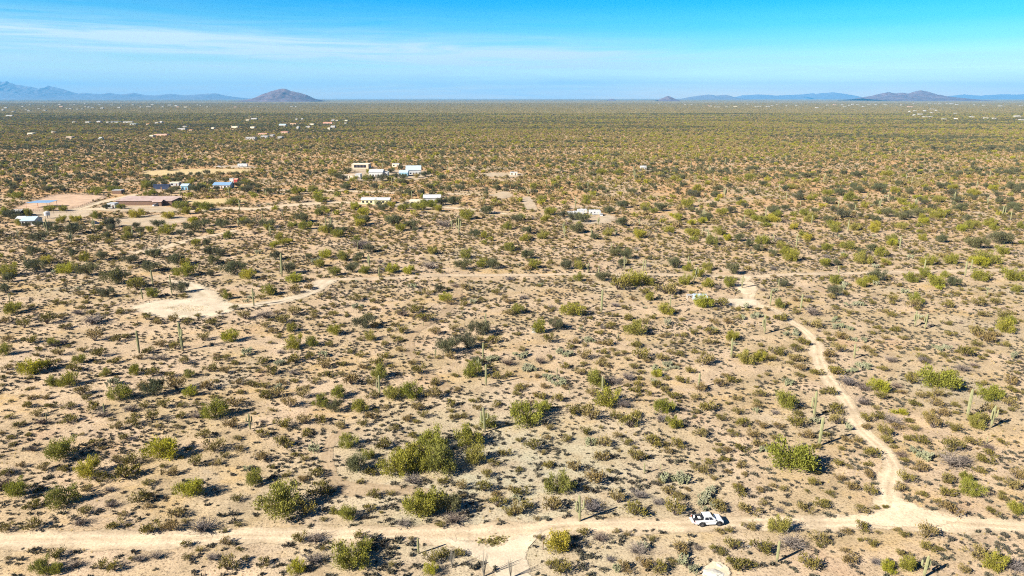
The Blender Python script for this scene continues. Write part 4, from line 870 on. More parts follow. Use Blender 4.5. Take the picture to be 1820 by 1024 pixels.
    for s_ in (-1, 1):
        MB().box(F - .05, F + .02, min(s_ * .58, s_ * .9), max(s_ * .58, s_ * .9), .80, .97).build('headlight', M['lamp'], t)
        MB().box(B - .015, B + .05, min(s_ * .86, s_ * .975), max(s_ * .86, s_ * .975), .86, 1.2).build('taillight', M['tail_red'], t)
        MB().box(fx - .72, fx - .60, min(s_ * .95, s_ * 1.14), max(s_ * .95, s_ * 1.14), 1.20, 1.36).build('mirror', M['black'], t)
        for cx in (rx, fx):
            w_ = add('wheel', None, t, (cx, s_ * (W2 - .10), zc))
            n = 20; tb = MB()
            prof = [(.13, .27), (.13, .37), (.10, .42), (-.10, .42), (-.13, .37), (-.13, .27)]
            for k in range(n):
                q_ = 2 * math.pi * k / n
                for yy, rr in prof: tb.v.append((math.cos(q_) * rr, yy, math.sin(q_) * rr))
            for k in range(n):
                for j in range(6):
                    tb.f.append([k * 6 + j, k * 6 + (j + 1) % 6, ((k + 1) % n) * 6 + (j + 1) % 6, ((k + 1) % n) * 6 + j]); tb.m.append(0)
            tb.build('tyre', M['tyre'], w_)
            rm = MB()
            for k in range(6):
                q_ = k * math.pi / 3
                rm.prism([(math.cos(q_ - .16) * .05, math.sin(q_ - .16) * .05), (math.cos(q_ - .22) * .27, math.sin(q_ - .22) * .27), (math.cos(q_ + .22) * .27, math.sin(q_ + .22) * .27), (math.cos(q_ + .16) * .05, math.sin(q_ + .16) * .05)], s_ * .095 - .02, s_ * .095 + .02)
            rm.tube([(0, s_ * .04, 0), (0, s_ * .12, 0)], [.07, .06], 10)
            rm.build('rim', M['rim'], w_)
    # cargo in the bed: things of their own
    def carried(nm, lab, cat, mb, mat, x, y, z=.90):
        o = mb.build(nm, mat, None, bevel=.02)
        o.location = (c.x + d.x * x + nrm.x * y, c.y + d.y * x + nrm.y * y, t.location.z + z); o.rotation_euler = (0, 0, ang)
        tag(o, lab, cat); return o
    carried('tool_box', 'black tool box in the bed of the pickup behind the cab', 'tool box', MB().box(-.35, .35, -.22, .22, -.04, .28).box(-.36, .36, -.23, .23, .283, .32), M['black'], rx - .15, -.50)
    carried('storage_crate', 'black storage crate in the bed of the pickup near the tailgate', 'crate', MB().box(-.3, .3, -.3, .3, -.04, .22).box(-.33, .33, -.33, .33, .223, .27), M['black'], rx - .80, -.25)
    carried('water_jug', 'pale round water jug at the open tailgate of the pickup', 'jug', MB().tube([(0, 0, -.04), (0, 0, .3), (0, 0, .36), (0, 0, .42)], [.17, .17, .08, .07], 12), M['lamp'], rx - .95, .55)
    return t
pickup()

# ---- camper by the clearing: blue-white body with a porch frame
def camper(x, y, wpx, label, group=None, turn=0.0, hitch=1, body='white_metal', h=2.9, dep=2.5, stripe='grey'):
    X, Y, Z = at(x, y); L_ = wpx / project(X, Y)[2]
    t = empty('camper_trailer', (X, Y, Z), turn); tag(t, label, 'camper', group)
    BUILT.append((X, Y + dep / 2, L_ / 2 + 1.5, dep / 2 + 1.5))
    l = L_ / 2
    pr = [(-l, .55), (l - .5, .55), (l, 1.3), (l - .1, h - .5), (l - .5, h), (-l + .3, h), (-l, h - .4)]
    if hitch < 0: pr = [(-a, b_) for a, b_ in pr][::-1]
    MB().prism(pr, 0, dep).build('body', M[body], t, bevel=.06)
    MB().box(-l + .1, l - .5 if hitch > 0 else l - .1, -.02, -.003, 1.0, 1.12).build('stripe', M[stripe], t)
    for k in range(3):
        cx = -l + (k + .6) * L_ / 3.4
        MB().box(cx - .35, cx + .35, -.03, -.003, 1.5, 2.1).build('window', M['glass'], t)
    MB().box(l * .35 + .5, l * .35 + 1.1, -.035, -.003, .62, 2.35).build('door', M['cream'], t)
    MB().box(-.4, .3, dep * .4, dep * .7, h + .003, h + .25).build('roof_vent', M['white'], t)
    for s_ in (-.45, .45):
        for ya in (-.04, dep - .2): MB().tube([(s_, ya, .36), (s_, ya + .24, .36)], .36, 14).build('wheel', M['tyre'], t)
    q_ = l * hitch
    MB().tube([(q_ * .95, dep * .3, .5), (q_ + 1.0 * hitch, dep * .5, .5)], .05).tube([(q_ * .95, dep * .7, .5), (q_ + 1.0 * hitch, dep * .5, .5)], .05).tube([(q_ + 1.0 * hitch, dep * .5, .55), (q_ + 1.0 * hitch, dep * .5, 0)], .05).build('hitch', M['black'], t)
    return t
camper(1245, 535.5, 27, 'low pale blue camper half hidden behind the yellow bush beside the sandy clearing', body='blue_pale', h=2.2, dep=2.2, turn=R(-4), stripe='white')
t = empty('shade_frame', at(1226, 535)); tag(t, 'white open frame of posts left of the pale blue camper', 'frame')
for dx in (-.9, .9):
    for dy in (0, 1.6): MB().tube([(dx, dy, -.1), (dx, dy, 1.9)], .05, 6).build('post', M['white'], t)
MB().box(-1.0, 1.0, -.1, 1.7, 1.903, 1.96).build('frame_top', M['grey'], t)
camper(1014, 383.5, 14, 'small grey camper, leftmost of the campers parked in a row', 'campers parked in a row', body='grey', h=2.4, hitch=-1)
camper(1022 + 6, 384, 19, 'white camper second from the left in the row of campers', 'campers parked in a row', hitch=-1)
camper(1035, 380, 18, 'white camper set back behind the middle of the row of campers', 'campers parked in a row')
camper(1057.5, 383, 21, 'large white camper at the right end of the row of campers', 'campers parked in a row', h=3.3)
camper(431, 297, 17, 'long white camper at the edge of the yellow field', h=3.4)
def car(x, y, wpx, label, paint, turn=0.0):
    X, Y, Z = at(x, y); L_ = 4.6
    t = empty('parked_car', (X, Y, Z), turn); tag(t, label, 'car')
    BUILT.append((X, Y, 3.5, 2.5))
    MB().prism([(-2.3, .35), (2.25, .35), (2.3, .75), (1.2, .95), (-2.1, 1.0), (-2.3, .8)], -.9, .9).build('body', M[paint], t, bevel=.06)
    MB().prism([(-1.9, .98), (1.1, .93), (.4, 1.48), (-1.6, 1.5)], -.8, .8).build('cabin', M['glass'], t, bevel=.05)
    MB().box(-1.55, .35, -.75, .75, 1.503, 1.54).build('roof', M[paint], t)
    for xx in (-1.4, 1.4):
        for yy in (-.92, .72): MB().tube([(xx, yy, .34), (xx, yy + .2, .34)], .34, 12).build('wheel', M['tyre'], t)
    return t
car(390, 297, 10, 'pale car with dark windows left of the camper at the yellow field', 'white')
car(1069, 384, 8, 'small white car at the right end of the row of campers', 'white', R(80))
car(300, 361, 14, 'blue and white car parked at the right end of the long barn', 'blue_pale', R(15))
car(698, 305, 10, 'white car in the yard between the two houses with trees', 'white', R(30))
car(278, 366.5, 8, 'white car in the yard below the long barn', 'white', R(60))
car(170, 398, 8, 'dark car in the shade beside the yellow trees', 'navy', R(10))

# ---- two white boxes and the odd posts
for k, (x, y) in enumerate(((947.3, 592.5), (951.5, 593))):
    X, Y, Z = at(x, y)
    t = tag(empty('utility_box', (X, Y, Z), R(5)), ('left', 'right')[k] + ' one of two white boxes standing beside the olive bush', 'box', 'pair of white boxes')
    MB().box(-.32, .32, -.3, .3, -.1, .12).build('base', M['grey'], t)
    MB().box(-.3, .3, -.27, .27, .123, 1.25).build('cabinet', M['white'], t, bevel=.03)
    MB().box(-.34, .34, -.31, .31, 1.253, 1.31).build('lid', M['white_metal'], t, bevel=.02)
for x, y, h_, lab, mt in ((1200, 903, 18, 'bare white post standing behind the dark bush near the pickup', 'post'), (965, 977.5, 20, 'thin grey post beside the lime green tree below the road', 'brown'),
                          (245, 577.5, 9, 'short dark post near the loop clearing', 'brown'), (265.5, 539, 6, 'small dark stake on the rim of the loop clearing', 'brown')):
    X, Y, Z = at(x, y); H = height_of(x, y, h_)
    tag(MB().tube([(0, 0, -.2), (.02, 0, H * .5), (0, 0, H)], [.12, .11, .1] if mt == 'post' else [.08] * 3, 7).build('post', M[mt], loc=(X, Y, Z)), lab, 'post')
r_ = np.random.default_rng(5)
for k, (x, y, s_, lab) in enumerate(((1266, 1022, 1.6, 'broad pale grey boulder on the bare rock outcrop'), (1281, 1024, 1.0, 'greenish white boulder at the lower edge of the outcrop'), (1279, 1008, .9, 'thin white slab of rock lying on the outcrop'), (1331, 972, .35, 'small pale rock near the brown brush'))):
    bm = bmesh.new(); bmesh.ops.create_icosphere(bm, subdivisions=3, radius=1)
    for v in bm.verts:
        n_ = fnoise(v.co.x * 1.7 + 9 * k + 20, v.co.y * 1.7 + v.co.z * 2 + 20)
        v.co *= .75 + .5 * float(n_); v.co.z = v.co.z * .3
    m_ = bpy.data.meshes.new('boulder'); bm.to_mesh(m_); bm.free(); m_.materials.append(M['boulder'])
    X, Y, Z = at(x, y); o = add('boulder', m_, loc=(X, Y, Z + .02), rz=k, scale=(s_, s_ * .7, s_)); tag(o, lab, 'boulder', 'pale rocks on the outcrop')

# ---- ranch at the left
building('barn', 'long low barn with rusty pinkish grey roof and dark open front', 'barn', 256, 365, 100, 15, 3.0, M['brown'], M['rust'], 'slant', windows=0, door=False, roof_h=1.0, turn=R(-1))
building('hay_shed', 'small brown roofed shed joined to the front of the long barn', 'shed', 280, 366.5, 15, 5, 3.0, M['brown'], M['rust'], 'gable', windows=1, door=False)
building('shed', 'small white shed standing alone in front of the long barn', 'shed', 198, 370.5, 13, 5, 3.0, M['white'], M['white_metal'], 'flat', windows=1)
X, Y, Z = at(68, 370.5)
t = empty('arena_shade', (X, Y, Z), R(-3)); tag(t, 'blue metal roof on brown posts over the corner of the arena', 'canopy')
Wd = 46 / project(X, Y)[2] / 2
MB().poly([(-Wd, 0, 3.4), (Wd, 0, 3.8), (Wd * .9, 9, 4.1), (-Wd * .8, 9, 3.8), (-Wd, 0, 3.52), (Wd, 0, 3.92), (Wd * .9, 9, 4.22), (-Wd * .8, 9, 3.92)], [(0, 3, 2, 1), (4, 5, 6, 7), (0, 1, 5, 4), (1, 2, 6, 5), (2, 3, 7, 6), (3, 0, 4, 7)]).build('roof', M['blue'], t)
for sx in (-.95, 0, .95):
    for yy in (.15, 8.6): MB().tube([(Wd * sx * (.85 if yy > 5 else 1), yy, -.1), (Wd * sx * (.85 if yy > 5 else 1), yy, 3.35 + .2 * (sx + 1) + .02 * yy)], .12, 6).build('post', M['coral'], t)
building('ranch_house', 'pale blue roofed white ranch house beside the arena', 'house', 50, 401, 22, 9, 2.9, M['white'], M['blue_pale'], 'gable', windows=3, turn=R(8))
building('ranch_shed', 'white shed with pale roof just left of the ranch house', 'shed', 36, 397, 12, 6, 2.6, M['white'], M['white_metal'], 'gable', windows=1, turn=R(8))
building('shed', 'grey roofed shed in dark trees at the far left', 'shed', 29, 385, 14, 6, 2.6, M['brown'], M['grey'], 'gable', windows=0)
building('shed', 'small pale roofed shelter beyond the arena corner', 'shed', 208, 345, 16, 5, 2.6, M['brown'], M['grey'], 'flat', windows=0, door=False)
building('storage_container', 'long navy blue storage container left of the bright blue shed', 'container', 287, 337, 28, 3, 3.4, M['navy'], M['navy'], 'flat', windows=0, door=True)
building('shed', 'white flat roofed shelter behind the navy container', 'shed', 310, 331, 16, 5, 2.8, M['grey'], M['cream'], 'flat', windows=1)
building('blue_shed', 'bright blue shed with light blue gable roof', 'shed', 328, 338, 12, 7, 3.3, M['sky_blue'], M['blue_pale'], 'gable', windows=1)
building('long_house', 'long white house with blue roof and shaded blue porch', 'house', 394, 335.5, 30, 9, 3.0, M['white'], M['blue'], 'gable', windows=4)
building('water_tank_house', 'white box shaped pump house behind the long blue white house', 'shed', 412, 327, 7, 4, 4.2, M['white'], M['grey'], 'flat', windows=1)
building('red_shed', 'small red shed right of the white pump house', 'shed', 419, 327, 6, 4, 3.6, M['red'], M['coral'], 'gable', windows=0)
# water tank on a stand
X, Y, Z = at(85, 389)
t = empty('water_tank', (X, Y, Z)); tag(t, 'white water tank on short dark legs beside the ranch yard', 'tank')
MB().tube([(0, 0, 2.0), (0, 0, 4.0), (0, 0, 4.5)], [1.6, 1.6, .3], 16).build('tank', M['white_metal'], t)
for a in range(4): MB().tube([(1.2 * math.cos(a * 1.57 + .7), 1.2 * math.sin(a * 1.57 + .7), -.1), (1.2 * math.cos(a * 1.57 + .7), 1.2 * math.sin(a * 1.57 + .7), 2.0)], .1, 6).build('leg', M['pipe'], t)
# arena fence: posts and rails, one fence
def fence(label, pts, step=3.2, h=1.6):
    W = [Vector((*px2ground(x, y), 0)) for x, y in pts]
    t = empty('pipe_fence', W[0]); tag(t, label, 'fence')
    o = W[0]; mb = MB(); ps = []
    for a, b_ in zip(W[:-1], W[1:]):
        n = max(1, int((b_ - a).length / step))
        ps += [a.lerp(b_, k / n) - o for k in range(n)]
        for z in (.5, 1.0, h - .1): mb.tube([a - o + Vector((0, 0, z)), b_ - o + Vector((0, 0, z))], .05, 5)
    mb.build('rail', M['pipe'], t)
    ps.append(W[-1] - o)
    pm = MB().tube([(0, 0, -.2), (0, 0, h)], .08, 6).mesh('fence_post', M['pipe'])
    for p in ps[:100]: add('post', pm, t, (p.x, p.y, 0))
fence('dark pipe fence along the near edge of the riding arena', [(50, 376), (110, 375), (140, 370), (165, 361), (188, 350)])
fence('dark pipe fence along the back of the riding arena', [(-10, 374), (24, 369), (60, 357.5), (104, 345.5), (150, 346), (190, 348.5)])
fence('short rail fence between the yard and the dusty field', [(84, 380), (130, 378)])

# ---- homes in the middle
building('flat_roofed_house', 'tan flat roofed house with a wide dark window band', 'house', 640, 300.5, 30, 12, 4.6, M['tan'], M['cream'], 'flat', windows=0, door=False, turn=R(-2))
X, Y, Z = at(640, 300.5); W_ = 11 / project(X, Y)[2]
t = bpy.data.objects['flat_roofed_house']
for k in range(4): MB().box(-W_ + k * W_ / 2 + .2, -W_ + (k + 1) * W_ / 2 - .1, -.08, -.004, 1.4, 4.0).build('window', M['glass'], t)
building('garden_wall_house', 'low pinkish walled yard building in front of the flat roofed house', 'building', 613, 317, 34, 7, 2.4, M['cream'], M['tan'], 'flat', windows=1)
building('guest_house', 'small white house with dark door at the end of the low yard building', 'house', 636, 319, 9, 8, 4.2, M['white'], M['white'], 'flat', windows=1)
building('tree_shaded_house', 'white house with grey roof among trees between the other homes', 'house', 668, 314.5, 24, 12, 4.2, M['white'], M['white_metal'], 'gable', windows=4)
building('garage', 'dark fronted garage right of the tree shaded white house', 'garage', 684, 314, 10, 9, 3.6, M['grey'], M['white'], 'flat', windows=2)
building('gabled_house', 'large white house with pale blue gable roof', 'house', 735, 311, 26, 16, 4.6, M['white'], M['blue_pale'], 'gable', windows=4, turn=R(6), roof_h=3.2)
building('annex', 'pale blue annex at the left of the large gabled house', 'house', 717, 314, 15, 10, 3.6, M['sky_blue'], M['blue_pale'], 'gable', windows=2)
building('shed', 'small white shed behind the homes in the middle', 'shed', 703, 297, 12, 6, 3, M['cream'], M['white'], 'flat', windows=1)
building('mobile_home', 'long white mobile home with pale yellow walls', 'house', 667, 363, 50, 7, 2.9, M['yellow_wall'], M['white_metal'], 'gable', windows=6, turn=R(-2), roof_h=1.1)
building('white_house', 'white house half hidden behind the green trees right of the mobile home', 'house', 768, 361, 30, 9, 3.4, M['white'], M['white_metal'], 'gable', windows=4, turn=R(4))
building('shed', 'low cream shed left of the house behind the green trees', 'shed', 738, 365, 20, 6, 2.8, M['cream'], M['cream'], 'flat', windows=1)
building('cottage', 'small white cottage alone in the scrub beyond the campers', 'house', 1144, 303, 9, 7, 3, M['white'], M['white'], 'gable', windows=2)
building('shed', 'low white shed left of the small alone cottage', 'shed', 913, 312, 13, 7, 2.4, M['cream'], M['white'], 'flat', windows=1)

# ---- houses far out on the plain
WALLS = {'w': ('white', 'white_metal', 'white'), 'c': ('cream', 'cream', 'cream'), 't': ('tan', 'tan', 'tan'), 'p': ('pink', 'pink', 'pinkish'), 'r': ('pink', 'coral', 'coral roofed'),
         'o': ('tan', 'orange', 'orange roofed'), 'b': ('grey', 'navy', 'dark blue roofed'), 's': ('white', 'blue_pale', 'pale blue roofed'), 'g': ('grey', 'grey', 'grey')}
FARHOUSES = []
for x0, s in FAR.items():
    for e_ in s.split(';'):
        a, b_, w, c_ = e_.split()
        x = x0 + float(a) / 7.583; y = 140 + float(b_) / 7.583; wp = float(w) / 7.583
        X, Y = px2ground(x, y)
        FARHOUSES.append((x, y, wp, c_, Y))
FARHOUSES.sort(key=lambda f: f[4])
# ================================================================ PLACING THE PLANTS
def seg_ok(X, Y, extra=0.0):
    """True where a point lies off every road, clearing and building."""
    X = np.asarray(X, float); Y = np.asarray(Y, float); ok = np.ones(len(X), bool)
    near = Y < 900
    idx = np.where(near)[0]
    for k0 in range(0, len(idx), 4000):
        j = idx[k0:k0 + 4000]
        d = np.hypot(X[j][:, None] - RS[:, 0], Y[j][:, None] - RS[:, 1]) - RS[:, 2]
        ok[j] &= d.min(1) > (extra[j] if hasattr(extra, '__len__') else extra)
        for Cc in CLEAR:
            c = Cc.mean(0); rad = np.hypot(*(Cc - c).T).max()
            jj = j[np.hypot(X[j] - c[0], Y[j] - c[1]) < rad]
            if len(jj):
                ins = np.zeros(len(jj), bool); n = len(Cc)
                for a in range(n):
                    x1, y1 = Cc[a]; x2, y2 = Cc[(a + 1) % n]
                    cr = ((y1 > Y[jj]) != (y2 > Y[jj])) & (X[jj] < (x2 - x1) * (Y[jj] - y1) / (y2 - y1 + 1e-12) + x1)
                    ins ^= cr
                ok[jj[ins]] = False
    for bx, by, hw, hd in BUILT:
        # the strip before a house stays low enough for it to show
        front = 4 + by * .003
        ok &= ~((np.abs(X - bx) < hw) & (Y > by - hd - front) & (Y < by + hd))
    return ok

# far houses first, so that their plots stay open
LBL = []      # rows for the labels: object, kind, px x, px y, adjective, noun
FARM = {'white': plain('dull_white_wall', (.38, .365, .34), .8, var=.1, scale=.3), 'white_metal': plain('dull_white_roof', (.44, .43, .41), .6, var=.1, scale=.3)}  # duller white for walls and roofs of the far houses
def simple_house(x, y, wp, c_, Y):
    W = WALLS[c_]
    h = 3.2 + Y * .0003
    t = building('distant_house', None, 'house', x, y, wp * (.9 if Y < 2500 else .62), min(20, 8 + Y * .002), h, FARM[W[0]] if W[0] in FARM else M[W[0]], FARM[W[1]] if W[1] in FARM else M[W[1]], 'gable' if c_ in 'rsw' and (int(x) % 3 == 0) else 'flat', simple=Y > 1500, group='houses far out on the plain', windows=3, roof_h=2.0)
    LBL.append([t, 'house', x, y, W[2], 'distant house'])
for f in FARHOUSES: simple_house(*f)

ITEMS = {k: [] for k in 'PYGMCBDHSO'}       # X, Y, width or height, variant, extra
for (x0, y0), s in SURVEY.items():
    for e_ in s.split(';'):
        p = e_.split(); k = p[0]; x = x0 + float(p[1]) / 4; y = y0 + float(p[2]) / 4; w = float(p[3]) / 4
        X, Y = px2ground(x, y)
        if k in 'SO':
            ITEMS[k].append((X, Y, height_of(x, y, w), int(p[4]) if len(p) > 4 else 0, 1))
        else:
            Wm = min(w / project(X, Y)[2], 11.0)
            if k == 'H' and Wm > 2.4:            # wide patches are several clumps side by side
                hr = random.Random(int(x * 7 + y))
                for _ in range(int(Wm * 1.3)):
                    ITEMS[k].append((X + hr.uniform(-.5, .5) * Wm, Y + .3 * Wm + hr.uniform(-.35, .35) * Wm, hr.uniform(1.1, 2.1), 0, 1))
                continue
            ITEMS[k].append((X, Y + .33 * Wm, Wm, 0, 1))
# trees that crowd round the houses
for x, y, w, k in [(610, 322, 16, 'M'), (628, 323, 18, 'P'), (652, 322, 20, 'G'), (663, 321, 14, 'M'), (678, 322, 20, 'M'), (692, 321, 18, 'P'), (704, 318, 16, 'M'), (716, 319, 18, 'M'), (742, 317, 15, 'P'), (755, 315, 18, 'M'),
                   (598, 318, 18, 'M'), (590, 311, 20, 'P'), (764, 309, 16, 'P'), (694, 308, 16, 'M'), (656, 309, 16, 'G'), (618, 308, 15, 'M'), (735, 370, 20, 'G'), (752, 368, 22, 'G'), (722, 372, 18, 'M'), (694, 368, 16, 'Y'), (672, 368, 14, 'M'),
                   (655, 368, 12, 'P'), (784, 366, 24, 'M'), (768, 369, 20, 'G'), (800, 362, 22, 'M'), (30, 402, 16, 'P'), (44, 405, 14, 'M'), (64, 405, 16, 'M'), (18, 390, 26, 'M'), (4, 384, 24, 'G'), (38, 384, 14, 'M'), (270, 346, 16, 'P'),
                   (302, 345, 18, 'M'), (345, 341, 20, 'M'), (360, 337, 22, 'G'), (384, 340, 12, 'M'), (404, 340, 14, 'P'), (304, 338, 14, 'P'), (424, 333, 18, 'M'), (436, 329, 18, 'P'), (316, 370, 20, 'G'), (187, 373, 14, 'M'), (212, 373, 16, 'P'),
                   (335, 329, 16, 'P'), (372, 330, 18, 'M'), (272, 330, 18, 'M'), (258, 336, 18, 'P'), (1002, 388, 20, 'M'), (1018, 392, 22, 'M'), (1030, 389, 16, 'P'), (1046, 388, 14, 'P'), (1084, 382, 20, 'M'), (1136, 304, 12, 'P'), (1153, 303, 14, 'M'), (1145, 306, 10, 'G')]:
    X, Y = px2ground(x, y); ITEMS[k].append((X, Y + 2, w / project(X, Y)[2], 0, 1))
hand = np.array([(a[0], a[1], a[2]) for k in 'PYGMCDHB' for a in ITEMS[k]])
def free_of_hand(X, Y, r, fac=.42):
    keep = np.ones(len(X), bool)
    for k0 in range(0, len(X), 4000):
        j = np.arange(k0, min(len(X), k0 + 4000)); j = j[Y[j] < 900]
        if len(j):
            d = np.hypot(X[j][:, None] - hand[:, 0], Y[j][:, None] - hand[:, 1]) - hand[:, 2] * fac
            keep[j] &= d.min(1) > (r[j] if hasattr(r, '__len__') else r)
    return keep
def cells(y0, y1, size, seed, prob=1.0, side=.80):
    r_ = np.random.default_rng(seed)
    gy = np.arange(y0, y1, size)
    out = []
    for Yc in gy:
        hw = side * Yc + min(110, 25 + 60000 / max(Yc, 60) ** 1.3 * 3)
        gx = np.arange(-hw, hw, size)
        out.append(np.stack([gx + r_.random(len(gx)) * size, Yc + r_.random(len(gx)) * size], 1))
    P = np.concatenate(out)
    return P[r_.random(len(P)) < prob], r_
def put(kind, P, W, var=None):
    for (x, y), w in zip(P, W): ITEMS[kind].append((x, y, w, 0, 0))

# creosote
P, r_ = cells(42, 650, 4.3, 11)
dn = fnoise(P[:, 0] / 22, P[:, 1] / 22)
y_ = P[:, 1]
P = P[r_.random(len(P)) < np.clip((dn - .30) * 2.2 + np.interp(y_, [150, 300], [0, .35]), .15, 1) * np.interp(y_, [80, 200, 300, 650], [.55, .72, .95, 1])]
W = r_.uniform(1.1, 2.6, len(P)) * np.interp(P[:, 1], [80, 250, 500], [.82, 1.0, 1.3])
ok = seg_ok(P[:, 0], P[:, 1], .8) & free_of_hand(P[:, 0], P[:, 1], W * .45)
put('C', P[ok], W[ok])
# bursage, in drifts
P, r_ = cells(48, 420, 1.35, 12)
P2, _ = cells(420, 760, 2.6, 32)
P = np.concatenate([P, P2])
dn = fnoise(P[:, 0] / 9 + 40, P[:, 1] / 9)
P = P[r_.random(len(P)) < np.clip((dn - .38) * 3.0, .16, .85)]
W = r_.uniform(.6, 1.6, len(P))
ok = seg_ok(P[:, 0], P[:, 1], .3) & free_of_hand(P[:, 0], P[:, 1], .1)
put('B', P[ok], W[ok])
# a few more cholla, dead brush, small trees
P, r_ = cells(120, 520, 15, 13, .30)
ok = seg_ok(P[:, 0], P[:, 1], 1.2) & free_of_hand(P[:, 0], P[:, 1], 1.0); put('H', P[ok], r_.uniform(1.3, 3.0, ok.sum()))
P, r_ = cells(80, 520, 17, 14, .35)
ok = seg_ok(P[:, 0], P[:, 1], 1.2) & free_of_hand(P[:, 0], P[:, 1], 1.0); put('D', P[ok], r_.uniform(1.2, 3.4, ok.sum()))
# trees of the middle distance, thicker away from the camera and along washes
P, r_ = cells(230, 3300, 9.0, 15)
Yd = P[:, 1]
wash = fnoise(P[:, 0] / 160 + 3, Yd / 48 + 9)
dens = np.interp(Yd, [230, 330, 450, 600, 800, 1100, 3300], [.06, .20, .46, .75, .95, 1, 1])
P = P[r_.random(len(P)) < dens * np.clip(.20 + 2.1 * (wash - .2), .15, 1.7)]
W = r_.uniform(3.2, 7.6, len(P)) * np.interp(P[:, 1], [250, 1000, 2500], [.85, .88, .9]) * (1 + .25 * (fnoise(P[:, 0] / 90, P[:, 1] / 90) - .5))
ok = seg_ok(P[:, 0], P[:, 1], 2.0) & free_of_hand(P[:, 0], P[:, 1], W * .4)
P, W = P[ok], W[ok]
belt = fnoise(P[:, 0] / 320 + 7, P[:, 1] / 60 + 2)
u = r_.random(len(P)) + (belt - .5) * 2.0 + np.where(P[:, 0] < -150, .12, 0)
kinds = np.where(u > .66, 'M', np.where(u > .28, 'P', np.where(u > .0, 'G', 'Y')))
for k in 'MPGY': put(k, P[kinds == k], W[kinds == k])
# creosote filling between them further out
P, r_ = cells(650, 2600, 5.6, 16, .85)
W = r_.uniform(1.8, 3.6, len(P)); ok = seg_ok(P[:, 0], P[:, 1], .8); put('C', P[ok], W[ok])
# more saguaros further out
P, r_ = cells(330, 1100, 46, 17, .5)
ok = seg_ok(P[:, 0], P[:, 1], 1.5); P = P[ok][:150]
for x, y in P: ITEMS['S'].append((x, y, r_.uniform(4, 8), int(r_.choice(3)), 0))

def in_view(X, Y, W):
    x, y, s = project(X, Y)
    m = W * s * .5
    return (x > -m) & (x < 1820 + m) & (y < 1024 + m * 2) & (y > 100)
def rank(kinds, most):
    """The `most` largest plants in view of these kinds become objects, the others go to the mass."""
    rows = [(k,) + tuple(a) for k in kinds for a in ITEMS[k]]
    A = np.array([(a[1], a[2], a[3], a[5]) for a in rows])
    app = A[:, 2] * FPX / (A[:, 1] * CP + CAM_H * SP)
    vis = in_view(A[:, 0], A[:, 1], A[:, 2])
    score = np.where(vis, app + A[:, 3] * 1.5, -1)
    o = np.argsort(-score); top = [i for i in o[:most] if score[i] > 0]
    st = set(top)
    return [rows[i] for i in top], [rows[i] for i in range(len(rows)) if i not in st]

SIZE = lambda w, lo, hi: 'small' if w < lo else ('large' if w > hi else 'medium')
ADJ = {'P': 'olive', 'Y': 'yellow', 'G': 'green', 'M': 'dark', 'C': 'olive brown', 'B': 'grey', 'D': 'dead grey', 'H': 'pale', 'S': 'green', 'O': 'bare stemmed'}
seedr = np.random.default_rng(99)
def tree(row, name, noun, group):
    k, X, Y, W, v, h = row
    crown, trunk = CROWN[k][seedr.integers(len(CROWN[k]))]
    z = float(relief(X, Y)); s = W / 2 * 1.07
    zr = seedr.uniform(.95, 1.2) * float(np.interp(W, [3, 5, 7, 9.5], [1.15, 1.12, 1.0, .85]))
    t = empty(name, (X, Y, z), seedr.random() * 6.28); t['category'] = 'tree'; t['group'] = group
    if W * project(X, Y)[2] > 9:
        for nm, m_ in (('crown', crown), ('trunk', trunk)): add(nm, m_, t, scale=(s, s, s * zr))
    else:
        add('crown', crown, t, scale=(s, s, s * zr))
    LBL.append([t, 'tree', *project(X, Y)[:2], SIZE(W, 3.6, 6.5) + ' ' + ADJ[k], noun])
def shrub(row, name, noun, cat, group, lo, hi):
    k, X, Y, W, v, h = row
    m_ = SHRUB[k][seedr.integers(len(SHRUB[k]))]; s = W / 2 * 1.32
    o = add(name, m_, None, (X, Y, float(relief(X, Y))), seedr.random() * 6.28, (s, s * seedr.uniform(.85, 1.1), s * seedr.uniform(.95, 1.3)))
    o['category'] = cat; o['group'] = group
    LBL.append([o, cat, *project(X, Y)[:2], SIZE(W, lo, hi) + ' ' + ADJ[k], noun])

pv, pv_rest = rank('PYG', 300); mq, mq_rest = rank('M', 300)
cr, cr_rest = rank('C', 300); bu, bu_rest = rank('B', 300); dd, dd_rest = rank('D', 150); ch, ch_rest = rank('H', 150)
sg, sg_rest = rank('S', 290)
for r0 in pv: tree(r0, 'palo_verde_tree', 'palo verde', 'palo verde trees on the plain')
for r0 in mq: tree(r0, 'mesquite_tree', 'mesquite', 'mesquite trees on the plain')
for r0 in cr: shrub(r0, 'creosote_bush', 'creosote bush', 'bush', 'creosote bushes', 1.8, 2.9)
for r0 in bu: shrub(r0, 'bursage_shrub', 'bursage', 'shrub', 'low bursage shrubs', .8, 1.2)
for r0 in dd: shrub(r0, 'dead_brush', 'twiggy brush', 'brush', 'heaps of dead brush', 2, 3.5)
for r0 in ch: shrub(r0, 'cholla_cactus', 'cholla', 'cactus', 'cholla clumps', 1.8, 3)
